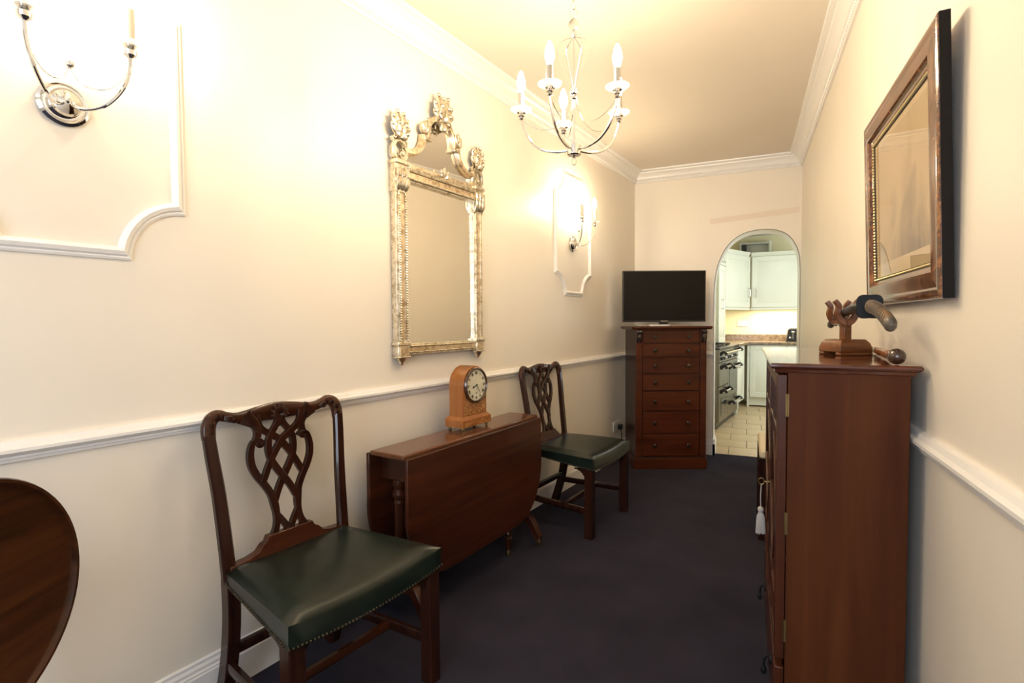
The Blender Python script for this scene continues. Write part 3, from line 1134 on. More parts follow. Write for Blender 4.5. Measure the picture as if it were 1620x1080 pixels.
# ------------------------------------------------------------------ carved mirror (local origin on the wall, -y to the room)
mir = thing('wall_mirror', 'tall silver-gilt framed mirror with carved crest on the left wall', 'mirror', lw(2.82), TL)
HW = .318
b_ = MB(); b_.box(-.262, .262, -.018, -.010, 1.105, 1.90)
b_.build('mirror_glass', 'mirror', mir)
half = [(-.275, 1.985), (-.215, 1.985), (-.165, 2.005), (-.122, 2.048), (-.104, 2.082), (-.090, 2.082), (-.083, 2.13), (-.062, 2.172), (-.03, 2.192), (0, 2.198)]
up = half + [(-x, z) for x, z in half[-2::-1]]
b_ = MB(); b_.prism([(x, -.014, z) for x, z in [(-.275, 1.92), ] + up + [(.275, 1.92)]], (0, .006, 0))
b_.build('crest_glass', 'mirror', mir)
b_ = MB(); b_.box(-.285, .285, -.010, -.001, 1.08, 1.96)
b_.build('backboard', 'black_wood', mir)
# stiles with panel and bead rows
for s in (-1, 1):
    b_ = MB()
    for x0, x1, y0 in ((.252, .262, -.032), (.262, .268, -.040), (.268, .302, -.032), (.302, .310, -.040), (.310, .322, -.034)):
        b_.box(min(s * x0, s * x1), max(s * x0, s * x1), y0, 0, 1.125, 1.805)
    st = b_.build('stile', 'gilt', mir, bevel=.002)
    b_ = MB(); b_.box(min(s * .270, s * .300), max(s * .270, s * .300), -.0345, -.030, 1.14, 1.79)
    b_.build('stile_panel', 'gilt_panel', st)
    b_ = MB()
    for x in (.265, .306):
        for k in range(58):
            b_.ball((s * x, -.041, 1.135 + k * .0114), .0052, 5)
    o = b_.build('bead_row', 'gilt', st); o['kind'] = 'stuff'
    # foot block, drop
    b_ = MB()
    x0, x1 = (.248, .330)
    b_.box(min(s * x0, s * x1), max(s * x0, s * x1), -.048, 0, 1.112, 1.128)
    b_.box(min(s * .254, s * .324), max(s * .254, s * .324), -.042, 0, 1.062, 1.112)
    b_.box(min(s * .250, s * .328), max(s * .250, s * .328), -.046, 0, 1.055, 1.064)
    fb = b_.build('foot_block', 'gilt', mir, bevel=.003)
    b_ = MB(); b_.lathe([(0, 0), (.030, 0), (.026, -.010), (.016, -.020), (.010, -.026), (.007, -.034), (0, -.038)], Matrix.Translation((s * .289, -.024, 1.056)) @ Matrix.Diagonal((1, .75, 1, 1)), 14)
    b_.build('drop', 'gilt', fb)
    b_ = MB(); b_.box(min(s * .262, s * .316), max(s * .262, s * .316), -.045, -.04, 1.070, 1.104); b_.build('block_panel', 'gilt_panel', fb)
    # capital: acanthus leaves
    b_ = MB()
    b_.box(min(s * .250, s * .328), max(s * .250, s * .328), -.040, 0, 1.80, 1.925)
    for k in range(3):
        xx = s * (.266 + .022 * k)
        leaf(b_, (xx, -.036, 1.808), (xx + s * (.006 * (k - 1)), -.040, 1.868), .012, .010, .010, 6)
        leaf(b_, (xx + s * .004, -.038, 1.845), (xx + s * (.008 * (k - 1)), -.042, 1.900), .010, .008, .008, 6)
    b_.build('capital', 'gilt', mir)
    b_ = MB(); b_.box(min(s * .246, s * .332), max(s * .246, s * .332), -.052, 0, 1.922, 1.940)
    b_.build('abacus', 'gilt', mir, bevel=.003)
    # corner finial: open scroll ring with leaf plume
    b_ = MB()
    cx = s * .288
    ring = [(cx + .040 * math.cos(2 * PI * k / 20), -.026, 1.985 + .046 * math.sin(2 * PI * k / 20)) for k in range(20)]
    b_.sweep(ring, .009, .012, (0, 1, 0), RECT, closed=True)
    scroll(b_, cx - s * .006, 1.968, -.030, .022, 1.3, .005, .008, s, R(90))
    scroll(b_, cx + s * .030, 2.035, -.026, .018, 1.2, .006, .008, -s, R(180))
    scroll(b_, cx - s * .030, 2.030, -.026, .016, 1.2, .006, .008, s, R(0))
    for a, rr in ((-52, .062), (-30, .084), (-11, .100), (11, .102), (30, .086), (52, .064)):
        an = R(90 + a)
        leaf(b_, (cx + .008 * math.cos(an), -.018, 2.048), (cx + rr * math.cos(an), -.022, 2.050 + rr * math.sin(an)), .0175, .012, .014, 6)
    for a, rr in ((-58, .036), (-22, .058), (18, .062), (55, .038)):
        an = R(90 + a)
        leaf(b_, (cx, -.030, 2.036), (cx + rr * math.cos(an), -.036, 2.040 + rr * math.sin(an)), .0165, .010, .012, 5)
    for k in range(3):
        b_.ball((cx + (k - 1) * .016, -.042, 2.040 - .004 * abs(k - 1)), .0085, 8)
    b_.build('finial', 'gilt', mir, angle=60)
# entablature and bottom rail
b_ = MB()
for z0, z1, y0 in ((1.856, 1.866, -.036), (1.866, 1.874, -.042), (1.874, 1.902, -.034), (1.902, 1.912, -.044), (1.912, 1.924, -.048)):
    b_.box(-.250, .250, y0, 0, z0, z1)
b_.box(-.250, .250, -.036, 0, 1.924, 1.940)
en = b_.build('entablature', 'gilt', mir, bevel=.002)
b_ = MB(); b_.box(-.248, .248, -.0365, -.03, 1.876, 1.900); b_.build('frieze_panel', 'gilt_panel', en)
b_ = MB(); b_.box(-.235, .235, -.038, -.03, 1.927, 1.938); b_.build('upper_frieze_panel', 'gilt_panel', en)
b_ = MB()
for k in range(46):
    for z in (1.869, 1.908):
        b_.ball((-.245 + k * .0109, -.045, z), .005, 5)
o = b_.build('bead_row', 'gilt', en); o['kind'] = 'stuff'
b_ = MB(); shell(b_, 0, 1.928, -.040, .042, 5, 170, .008); b_.build('shell_boss', 'gilt', en)
b_ = MB()
for z0, z1, y0 in ((1.068, 1.076, -.036), (1.076, 1.084, -.040), (1.084, 1.104, -.032), (1.104, 1.112, -.040), (1.112, 1.118, -.034)):
    b_.box(-.252, .252, y0, 0, z0, z1)
bt = b_.build('bottom_rail', 'gilt', mir, bevel=.002)
b_ = MB(); b_.box(-.248, .248, -.0345, -.03, 1.0855, 1.1025); b_.build('rail_panel', 'gilt_panel', bt)
b_ = MB()
for k in range(46):
    for z in (1.080, 1.108):
        b_.ball((-.245 + k * .0109, -.042, z), .005, 5)
o = b_.build('bead_row', 'gilt', bt); o['kind'] = 'stuff'
# crest mouldings: two curved brackets then the arch
for s in (-1, 1):
    b_ = MB()
    q = cr([(s * .262, 2.000), (s * .225, 1.993), (s * .185, 2.004), (s * .150, 2.032), (s * .130, 2.070), (s * .126, 2.100)], 5)
    for off, d, w in ((-.018, .016, .016), (-.034, .005, .010)):
        b_.sweep([(x, off, z) for x, z in q], w, d, (0, 1, 0))
    b_.build('crest_bracket', 'gilt_panel', mir)
    b_ = MB(); b_.box(min(s * .084, s * .135), max(s * .084, s * .135), -.042, 0, 2.076, 2.094)
    b_.build('crest_step', 'gilt', mir, bevel=.003)
    b_ = MB()
    scroll(b_, s * .128, 2.125, -.030, .022, 1.3, .007, .009, -s, R(90))
    for a, rr in ((10, .040), (40, .056), (70, .05)):
        an = R(90 + s * (a - 30))
        leaf(b_, (s * .122, -.026, 2.10), (s * .128 + rr * math.cos(an), -.030, 2.115 + rr * math.sin(an)), .010, .008, .008, 5)
    b_.build('bracket_leaf', 'gilt', mir, angle=60)
    b_ = MB()
    q = cr([(s * .097, 2.088), (s * .096, 2.128), (s * .082, 2.165), (s * .052, 2.195), (s * .015, 2.206)], 5)
    for off, d, w in ((-.018, .016, .015), (-.034, .005, .009)):
        b_.sweep([(x, off, z) for x, z in q], w, d, (0, 1, 0))
    b_.build('crest_arch', 'gilt_panel', mir)
b_ = MB()
for a, rr in ((-62, .080), (-40, .100), (-18, .125), (0, .112), (18, .125), (40, .100), (62, .080)):
    an = R(90 + a)
    leaf(b_, (.01 * math.cos(an), -.024, 2.205), (rr * .9 * math.cos(an), -.028, 2.195 + rr * math.sin(an)), .0195, .014, .014, 7)
for a, rr in ((-50, .050), (-20, .070), (20, .070), (50, .050)):
    an = R(90 + a)
    leaf(b_, (0, -.036, 2.195), (rr * math.cos(an), -.044, 2.195 + rr * math.sin(an)), .018, .010, .012, 6)
for s in (-1, 1):
    scroll(b_, s * .030, 2.188, -.040, .024, 1.3, .007, .010, s, R(200))
    leaf(b_, (s * .012, -.036, 2.185), (s * .020, -.036, 2.150), .011, .008, .008, 5)
b_.ball((0, -.042, 2.158), .015, 10)
b_.build('crest_plume', 'gilt', mir, angle=60)


# ------------------------------------------------------------------ wall sconces
def bulb_mesh(z0, k=1.0):
    return [(r * k, z0 + z * k) for r, z in ((0, 0), (.008, 0), (.012, .012), (.017, .030), (.0165, .045), (.011, .066), (.004, .082), (0, .085))]


def make_sconce(name, label):
    t = thing(name, label, 'wall light', (0, 0, 0), TL, group='chrome two-arm wall sconces')
    b_ = MB()
    b_.lathe([(0, 0), (.056, 0), (.057, .006), (.050, .012), (.046, .010), (.042, .018), (.036, .024), (.033, .020), (.030, .026), (.016, .034), (.006, .038), (.009, .044), (.005, .050), (0, .051)],
             Matrix.Translation((0, -.001, 1.793)) @ YF, 36)
    b_.build('backplate', 'chrome', t, angle=30)
    yo = -.132
    for s in (-1, 1):
        x = s * .106
        b_ = MB()
        q = cr([(s * .006, -.030, 1.790), (s * .030, -.050, 1.778), (s * .062, -.088, 1.790), (s * .090, -.118, 1.832), (s * .104, -.130, 1.882), (x, yo, 1.925)], 6)
        b_.tube(q, .0048, 10)
        arm = b_.build('arm', 'chrome', t)
        b_ = MB()
        b_.lathe([(0, 1.918), (.006, 1.918), (.015, 1.925), (.017, 1.936), (.011, 1.945), (.010, 1.948), (.017, 1.951), (.017, 1.955), (.012, 1.957), (.018, 1.960), (.018, 1.965), (.012, 1.967), (0, 1.967)],
                 Matrix.Translation((x, yo, 0)), 20)
        b_.build('candle_cup', 'chrome', arm, angle=30)
        b_ = MB()
        b_.lathe([(.013, 1.9475), (.030, 1.9495), (.040, 1.953), (.0405, 1.955), (.030, 1.952), (.013, 1.9500), (.013, 1.9475)], Matrix.Translation((x, yo, 0)), 24)
        b_.build('drip_dish', 'dish', arm)
        b_ = MB(); b_.lathe([(0, 1.967), (.0125, 1.967), (.0125, 2.045), (0, 2.045)], Matrix.Translation((x, yo, 0)), 16)
        b_.build('candle', 'candle', t)
        b_ = MB(); b_.lathe(bulb_mesh(2.045, 1.0), Matrix.Translation((x, yo, 0)), 10)
        b_.build('bulb', 'bulb', t)
        b_ = MB()
        q = cr([(x - s * .001, yo + .002, 1.912), (s * .096, -.120, 1.868), (s * .070, -.098, 1.835), (s * .040, -.078, 1.828), (s * .016, -.062, 1.842), (s * .002, -.055, 1.872)], 6)
        b_.tube(q, .0013, 6)
        b_.build('wire', 'chrome', t)
    b_ = MB(); b_.ball((0, -.055, 1.882), .0115, 14)
    b_.build('ball_finial', 'chrome', t)
    return t


sc1 = make_sconce('wall_sconce', 'chrome two-candle wall sconce in the nearer moulded panel, left of the mirror')
sc1.location = lw(4.303)
sc2 = dup(sc1, lw(1.330, 0, -.008), TL, 'chrome two-candle wall sconce in the farther moulded panel, right of the mirror')

# ------------------------------------------------------------------ chandelier
CH = V(-.605, 1.95, 0)
chd = thing('chandelier', 'chrome five-arm chandelier with candle bulbs hanging from the ceiling', 'chandelier', CH + V(0, 0, -.022), 0)
b_ = MB(); b_.lathe([(0, 1.866), (.020, 1.866), (.0255, 1.870), (.0255, 1.905), (.020, 1.908), (0, 1.908)], None, 28)
b_.build('hub', 'chrome', chd, angle=30)
b_ = MB()
b_.lathe([(0, 1.856), (.006, 1.858), (.004, 1.862), (.007, 1.866), (0, 1.866)], None, 12)
b_.tube([(.009 * math.sin(2 * PI * k / 16), .002 * math.cos(2 * PI * k / 16), 1.845 - .013 * math.cos(2 * PI * k / 16)) for k in range(16)], .0018, 6, closed=True)
b_.build('finial_ring', 'chrome', chd)
b_ = MB()
b_.lathe([(0, 1.905), (.0045, 1.905), (.0045, 2.075), (.010, 2.078), (.013, 2.085), (.008, 2.092), (.014, 2.098), (.014, 2.104), (.008, 2.110), (.010, 2.116), (.004, 2.122), (.0035, 2.30), (.009, 2.305),
          (.013, 2.315), (.009, 2.326), (.004, 2.330), (.004, 2.335), (0, 2.335)], None, 18)
b_.build('stem', 'chrome', chd, angle=30)
b_ = MB(); b_.ball((0, 0, 2.352), .020, 18); b_.build('glass_ball', 'glass', chd)
b_ = MB()
b_.lathe([(0, 2.372), (.006, 2.372), (.006, 2.380), (0, 2.380)], None, 10)
b_.tube([(.016 * math.sin(2 * PI * k / 20), 0, 2.395 + .016 * math.cos(2 * PI * k / 20)) for k in range(20)], .002, 6, closed=True)
b_.build('top_ring', 'chrome', chd)
for k in range(6):
    b_ = MB()
    z = 2.425 + k * .030
    aa = (k % 2) * PI / 2 + .6
    pts = []
    for j in range(16):
        a = 2 * PI * j / 16
        w = .0085 * math.sin(a)
        pts.append((w * math.cos(aa), w * math.sin(aa), z + .0185 * math.cos(a)))
    b_.tube(pts, .0019, 6, closed=True)
    b_.build('chain_link', 'chrome', chd)
b_ = MB(); b_.lathe([(0, 2.577), (.008, 2.578), (.012, 2.588), (.035, 2.598), (.050, 2.610), (.052, 2.622), (0, 2.622)], None, 28)
b_.build('ceiling_rose', 'chrome', chd, angle=30)
for k in range(6):     # pear-shaped wire cage
    a = 2 * PI * k / 6 + .3
    q = cr([(.006, 2.118), (.016, 2.150), (.036, 2.195), (.056, 2.240), (.060, 2.268), (.046, 2.293), (.016, 2.305), (.006, 2.300)], 5)
    b_ = MB(); b_.tube([(r * math.cos(a), r * math.sin(a), z) for r, z in q], .0013, 6)
    b_.build('cage_wire', 'chrome', chd)
cyaw = yaw
for ang in (-5.4, 66.6, -77.4, 138.6, -149.4):
    a = R(ang)
    d = V(math.cos(cyaw), math.sin(cyaw), 0) * math.sin(a) + V(-math.sin(cyaw), math.cos(cyaw), 0) * math.cos(a)
    RR = .203

    def pt(r, z):
        return (d.x * r, d.y * r, z)
    q = cr([(.022, 1.888), (.070, 1.886), (.125, 1.900), (.168, 1.935), (.193, 1.985), (RR, 2.022)], 6)
    b_ = MB(); b_.tube([pt(r, z) for r, z in q], .0050, 10)
    arm = b_.build('arm', 'chrome', chd)
    T = Matrix.Translation(pt(RR, 0))
    b_ = MB()
    b_.lathe([(0, 2.016), (.006, 2.016), (.010, 2.021), (.006, 2.027), (.012, 2.031), (.008, 2.036), (.010, 2.040), (.018, 2.043), (.018, 2.047), (.0, 2.047)], T, 18)
    b_.build('candle_cup', 'chrome', arm, angle=30)
    b_ = MB()
    b_.lathe([(.012, 2.047), (.030, 2.049), (.041, 2.056), (.042, 2.059), (.030, 2.053), (.012, 2.0505), (.012, 2.047)], T, 26)
    b_.build('drip_dish', 'dish', arm)
    b_ = MB(); b_.lathe([(0, 2.047), (.0125, 2.047), (.0125, 2.120), (0, 2.120)], T, 16)
    b_.build('candle_sleeve', 'steel', chd)
    b_ = MB(); b_.lathe(bulb_mesh(2.120, 1.0), T, 10)
    b_.build('bulb', 'bulb', chd)
    q = cr([(.010, 2.088), (.018, 2.050), (.040, 2.005), (.080, 1.975), (.125, 1.975), (.165, 1.992), (.195, 2.016)], 5)
    b_ = MB(); b_.tube([pt(r, z) for r, z in q], .0013, 6)
    b_.build('wire', 'chrome', chd)

# ------------------------------------------------------------------ framed engraving on the right wall (local x = towards camera, -y = into room)
PB, PT, PW = 1.262, 1.872, .77
pic = thing('framed_engraving', 'sepia landscape engraving in burr walnut frame on the right wall', 'picture', (XR - .008, 1.805, PB), R(-90))
pic.rotation_euler = (R(1.75), 0, R(-90))
H_, T_ = PT - PB, .025
hwp = PW / 2
b_ = MB(); b_.box(-hwp + .01, hwp - .01, -.006, 0, .01, H_ - .01)
b_.build('backing', 'frame_side', pic)
fw = .077
prof = [(0, 0), (0, -.0185), (.002, -.0225), (.006, -.0245), (.014, -.0255), (.020, -.0250), (.024, -.0235), (.030, -.0240), (.046, -.0258), (.062, -.0252), (.067, -.0215), (.069, -.016), (fw, -.014), (fw, 0)]


def frame_bar(ax, side):
    rings = []
    for e in (-1, 1):
        ring = []
        for w, y_ in prof:
            if ax == 'h':
                x = e * (hwp - w)
                z = (w if side < 0 else H_ - w)
            else:
                x = side * (hwp - w)
                z = (w if e < 0 else H_ - w)
            ring.append((x, y_, z))
        rings.append(ring)
    b_ = MB(); b_.loft(rings)
    return b_.build('frame_rail', 'burr', pic, angle=30)


for ax, sd in (('h', -1), ('h', 1), ('v', -1), ('v', 1)):
    frame_bar(ax, sd)
for s in (-1, 1):
    b_ = MB(); b_.box(min(s * (hwp - .002), s * (hwp + .0015)), max(s * (hwp - .002), s * (hwp + .0015)), -.0205, 0, 0, H_)
    b_.build('frame_edge', 'frame_side', pic)
xi, zi = hwp - fw, fw
b_ = MB()
for s in (-1, 1):
    b_.box(min(s * xi, s * (xi - .012)), max(s * xi, s * (xi - .012)), -.012, 0, zi, H_ - zi)
b_.box(-xi, xi, -.012, 0, zi, zi + .012)
b_.box(-xi, xi, -.012, 0, H_ - zi - .012, H_ - zi)
slip = b_.build('gilt_slip', 'slip', pic)
b_ = MB()
for k in range(62):
    x = -xi + .006 + k * (2 * xi - .012) / 61
    for z in (zi + .006, H_ - zi - .006):
        b_.ball((x, -.0125, z), .0036, 5)
for k in range(46):
    z = zi + .006 + k * (H_ - 2 * zi - .012) / 45
    for s in (-1, 1):
        b_.ball((s * (xi - .006), -.0125, z), .0042, 5)
o = b_.build('bead_row', 'gold', slip); o['kind'] = 'stuff'
b_ = MB(); b_.box(-xi + .010, xi - .010, -.0072, -.0062, zi + .01, H_ - zi - .01)
b_.build('mount', 'mount', pic)
b_ = MB(); b_.box(-xi + .030, xi - .030, -.0078, -.0074, zi + .055, H_ - zi - .03)
b_.build('print', 'print', pic)
b_ = MB(); b_.prism([(-xi + .010, -.0095, zi + .01), (xi - .010, -.0095, zi + .01), (xi - .010, -.0095, H_ - zi - .01), (-xi + .010, -.0095, H_ - zi - .01)], (0, .0006, 0))
b_.build('glazing', 'pane', pic)

# ------------------------------------------------------------------ bookcase on the right (world axes; front faces -x)
bk = thing('bookcase', 'low mahogany bookcase with glazed doors against the right wall', 'bookcase', (.078, 1.607, 0), 0)
BX, BY, BZ = .300, .858, 1.075           # depth (x), length (y), height
for y0, y1 in ((0, .022), (BY - .022, BY)):
    b_ = MB(); b_.box(.026, BX, y0, y1, .04, BZ)
    b_.build('side_panel', 'book_side', bk, bevel=.002)
b_ = MB(); b_.box(BX - .010, BX - .002, .022, BY - .022, .04, BZ); b_.build('back_panel', 'book_dark', bk)
b_ = MB(); b_.box(.008, BX, .002, BY - .002, 0, .045); b_.build('plinth', 'book_dark', bk, bevel=.003)
for z in (.255, .52, .79, 1.045):
    b_ = MB(); b_.box(.030, BX - .012, .022, BY - .022, z, z + .018)
    b_.build('shelf', 'book_dark', bk)
b_ = MB()
rings = []
for q, z in ((.016, 1.072), (.012, 1.076), (.011, 1.083), (.004, 1.086), (0, 1.091), (0, 1.096), (.004, 1.100)):
    rings.append([(-.018 + q, -.014 + q, z), (.322 - q, -.014 + q, z), (.322 - q, BY + .014 - q, z), (-.018 + q, BY + .014 - q, z)])
b_.loft(rings)
b_.build('top', 'book_top', bk, angle=25)
for k in (0, 1):
    y0, y1 = (0.0, BY / 2 - .001) if k == 0 else (BY / 2 + .001, BY)
    z0, z1 = .277, 1.068
    b_ = MB()
    sw = .040
    b_.box(0, .024, y0, y0 + sw, z0, z1)
    b_.box(0, .024, y1 - sw, y1, z0, z1)
    b_.box(0, .024, y0 + sw, y1 - sw, z0, z0 + sw)
    b_.box(0, .024, y0 + sw, y1 - sw, z1 - sw, z1)
    door = b_.build('door', 'book_dark', bk, bevel=.002)
    b_ = MB(); b_.box(.0085, .0095, y0 + sw - .004, y1 - sw + .004, z0 + sw - .004, z1 - sw + .004)
    b_.build('pane', 'pane_book', door)
    b_ = MB()
    yc, zc_ = (y0 + y1) / 2, (z0 + z1) / 2
    ya, yb_, za, zb = y0 + sw, y1 - sw, z0 + sw, z1 - sw
    for pts in ([(ya, zc_), (yc, zc_ + .20), (yb_, zc_), (yc, zc_ - .20), (ya, zc_)], [(yc, zc_ + .20), (yc, zb)], [(yc, zc_ - .20), (yc, za)],
                [(ya, zc_ + .24), (yc, zc_ + .24)], [(yc, zc_ + .24), (yb_, zc_ + .24)], [(ya, zc_ - .24), (yb_, zc_ - .24)]):
        for (a0, b0), (a1, b1) in zip(pts[:-1], pts[1:]):
            b_.sweep([(.006, a0, b0), (.006, a1, b1)], .005, .006, (1, 0, 0), RECT)
    b_.build('glazing_bar', 'book_dark', door)
    for z in (.36, .66, .985):
        b_ = MB()
        yy = -.001 if k == 0 else BY + .001
        b_.box(.021, .029, yy - .0015, yy + .0015, z - .030, z + .030)
        b_.tube([(.025, yy - (.0015 if k == 0 else -.0015), z - .031), (.025, yy - (.0015 if k == 0 else -.0015), z + .031)], .003, 8)
        b_.build('hinge', 'brass', door)
b_ = MB(); b_.box(.0, .024, .002, BY - .002, .050, .252)
dw = b_.build('drawer', 'book_dark', bk, bevel=.003)
for y_ in (.18, .66):
    b_ = MB()
    b_.lathe([(0, 0), (.020, 0), (.020, .004), (0, .006)], Matrix.Translation((0, y_, .170)) @ Matrix.Rotation(R(-90), 4, 'Y'), 16)
    b_.tube([(-.010, y_, .172), (-.018, y_, .160), (-.020, y_, .140), (-.020, y_, .128)], [.003, .003, .0035, .004], 8)
    b_.ball((-.020, y_, .124), .009, 10, (1, 1, 1.5))
    b_.build('drop_handle', 'iron', dw)
b_ = MB()
ky = BY / 2 - .02
b_.tube([(0, ky, .655), (-.018, ky, .655)], .003, 8)
b_.tube([(-.026 + .009 * math.cos(2 * PI * k / 14), ky, .655 + .011 * math.sin(2 * PI * k / 14)) for k in range(14)], .0022, 6, closed=True)
key = b_.build('key', 'brass', bk)
b_ = MB()
b_.tube(cr([(-.026, ky, .645), (-.028, ky - .004, .60), (-.027, ky - .003, .562)], 5), .002, 6)
b_.ball((-.027, ky - .003, .556), .011, 12)
b_.tube([(-.027, ky - .003, .548), (-.027, ky - .003, .544)], .0085, 12)
for k in range(26):
    a = 2 * PI * k / 26
    for rr in (.007, .012):
        b_.tube([(-.027 + .006 * math.cos(a), ky - .003 + .006 * math.sin(a), .546), (-.027 + rr * math.cos(a), ky - .003 + rr * math.sin(a), .53),
                 (-.027 + rr * 1.25 * math.cos(a + .1), ky - .003 + rr * 1.25 * math.sin(a + .1), .472 + random.uniform(0, .006))], .0018, 4)
b_.build('tassel', 'tassel', key)

# ------------------------------------------------------------------ sword stand, sword, walking stick on the bookcase
sa = R(27)
ss = thing('sword_stand', 'small stepped wooden stand with curved cradle arms on the bookcase', 'stand', (.299, 2.045, 1.100), sa)
b_ = MB()
half_ = [(-.052, 0), (-.052, .018), (-.045, .042), (-.034, .052)]
outl = [(-.052, 0), (-.054, .024), (-.047, .044), (-.036, .052), (.036, .052), (.047, .044), (.054, .024), (.052, 0)]
rings = []
for (x0, z), yq in (((-.055, .010), .055), ((-.055, .024), .055), ((-.050, .040), .050), ((-.040, .052), .042)):
    rings.append([(x0, -yq, z), (-x0, -yq, z), (-x0, yq, z), (x0, yq, z)])
b_.loft(rings)
for sy in (-1, 1):
    b_.box(-.055, .055, min(sy * .055, sy * .030), max(sy * .055, sy * .030), 0, .0105)
b_.build('base', 'stand_wood', ss, bevel=.003)
b_ = MB(); b_.box(-.013, .013, -.013, .013, .050, .108)
b_.build('post', 'stand_wood', ss, bevel=.003)
b_ = MB()
b_.sweep([(0, -.055, .108), (0, .055, .108)], .020, .009, (0, 0, 1), RECT)
bar = b_.build('cradle_bar', 'stand_wood', ss)
bar.rotation_euler = (0, 0, R(5.1) - sa)
bar.location = (-.009, .004, 0)
for sy in (-1, 1):
    b_ = MB()
    for sx in (-1, 1):
        q = cr([(0, sy * .052, .104), (sx * .015, sy * .052, .114), (sx * .0255, sy * .052, .136), (sx * .0225, sy * .052, .160), (sx * .034, sy * .052, .178)], 5)
        n = len(q)
        b_.sweep(q, [.0120 - .0045 * i / n for i in range(n)], .009, (0, 1, 0), RECT)
    o = b_.build('cradle_arm', 'stand_wood', ss)
    o.rotation_euler = (0, 0, R(5.1) - sa)
    o.location = (-.009, .004, 0)

sw_ = thing('short_sword', 'short curved sword with tan wrapped grip and black guard resting on its wooden stand', 'sword', (.303, 1.83, 1.252), 0)


def swp(y_, dz=0.0):
    """centre line of the sword: y along bookcase, arched"""
    u = y_ - 1.86
    return (.313 - .10 * (y_ - 1.75) - .303, y_ - 1.83, 1.2535 - .41 * (y_ - 1.80) ** 2 - 1.252 + dz)


b_ = MB()
ys = [1.752 + .40 * k / 16 for k in range(17)]
b_.sweep([swp(y_) for y_ in ys], [.0115 - .002 * k / 16 for k in range(17)], [.017 - .004 * k / 16 for k in range(17)], (0, 0, 1), circ(12))
b_.build('scabbard', 'black_wood', sw_)
b_ = MB()
ys = [2.150 + .030 * k / 4 for k in range(5)]
b_.sweep([swp(y_) for y_ in ys], [.0105, .0108, .0105, .009, .004], [.0145, .0148, .014, .011, .005], (0, 0, 1), circ(12))
b_.build('scabbard_tip', 'horn', sw_)
g0 = V(*swp(1.752)); g1 = V(*swp(1.745))
b_ = MB()
ring_a, ring_b = [], []
for k in range(40):
    a = 2 * PI * k / 40
    r = .0345 - .0035 * math.cos(4 * a)
    ring_a.append(g0 + V(r * math.cos(a), .0035, r * 1.05 * math.sin(a)))
    ring_b.append(g0 + V(r * math.cos(a), -.0035, r * 1.05 * math.sin(a)))
b_.prism(ring_a, (0, -.007, 0))
b_.build('guard', 'iron', sw_, bevel=.0015)
b_ = MB()
ys = [1.748 - .150 * k / 14 for k in range(15)]
pts = [swp(y_, -1.3 * (1.748 - y_) ** 2) for y_ in ys]
b_.sweep(pts, .0130, [.0175 + .0015 * math.cos(2 * PI * k / 14) for k in range(15)], (0, 0, 1), circ(14))
grip = b_.build('grip', 'tan_wrap', sw_)
b_ = MB()
for k in range(1, 14):
    p = V(*pts[k])
    for sgn in (-1, 1):
        loop = []
        for j in range(14):
            a = 2 * PI * j / 14
            loop.append(p + V(.0136 * math.cos(a), sgn * .006 * math.cos(a), .0185 * math.sin(a)))
        b_.tube(loop, .0011, 4, closed=True)
o = b_.build('wrap_cord', 'cord', grip)
b_ = MB()
ys = [1.600 - .022 * k / 4 for k in range(5)]
b_.sweep([swp(y_, -1.3 * (1.748 - y_) ** 2) for y_ in ys], [.0142, .0146, .014, .012, .006], [.0190, .0195, .019, .016, .008], (0, 0, 1), circ(14))
b_.build('pommel', 'horn', sw_)

stk = thing('walking_stick', 'knobbly brown walking stick with round dark knob lying on the bookcase', 'stick', (0, 0, 1.1), 0)
b_ = MB()
q = []
rr = []
p0, p1 = V(.353, 1.652, .0215), V(.4005, 2.20, .012)
for k in range(41):
    t = k / 40
    p = p0.lerp(p1, t)
    q.append((p.x + .002 * math.sin(k * 1.7), p.y, p.z + .0015 * math.sin(k * 2.3)))
    rr.append(.0115 - .003 * t + .0016 * math.sin(k * 2.1))
b_.tube(q, rr, 10)
b_.build('shaft', 'stick_wood', stk, angle=80)
b_ = MB(); b_.ball((.352, 1.634, .0215), .0208, 18, (1, 1.1, 1)); b_.build('knob', 'stick_knob', stk)

# ------------------------------------------------------------------ stool beyond the bookcase
st = thing('stool', 'dark-legged stool with pale cream seat behind the bookcase', 'stool', (.225, 3.42, 0), 0)
for sx in (-1, 1):
    for sy in (-1, 1):
        b_ = MB(); b_.sweep([(sx * .135, sy * .225, 0), (sx * .135, sy * .225, .455)], .021, .021, (0, 1, 0), SQ)
        b_.build('leg', 'chair_wood', st)
b_ = MB()
for s in (-1, 1):
    b_.box(s * .135 - .012, s * .135 + .012, -.205, .205, .40, .455)
    b_.box(-.115, .115, s * .225 - .012, s * .225 + .012, .40, .455)
b_.build('seat_rail', 'chair_wood', st)
for s in (-1, 1):
    b_ = MB(); b_.box(s * .135 - .009, s * .135 + .009, -.205, .205, .15, .18); b_.build('stretcher', 'chair_wood', st, bevel=.002)
b_ = MB(); b_.box(-.155, .155, -.248, .248, .455, .505)
b_.build('seat', 'cream_seat', st, bevel=.014, seg=3)

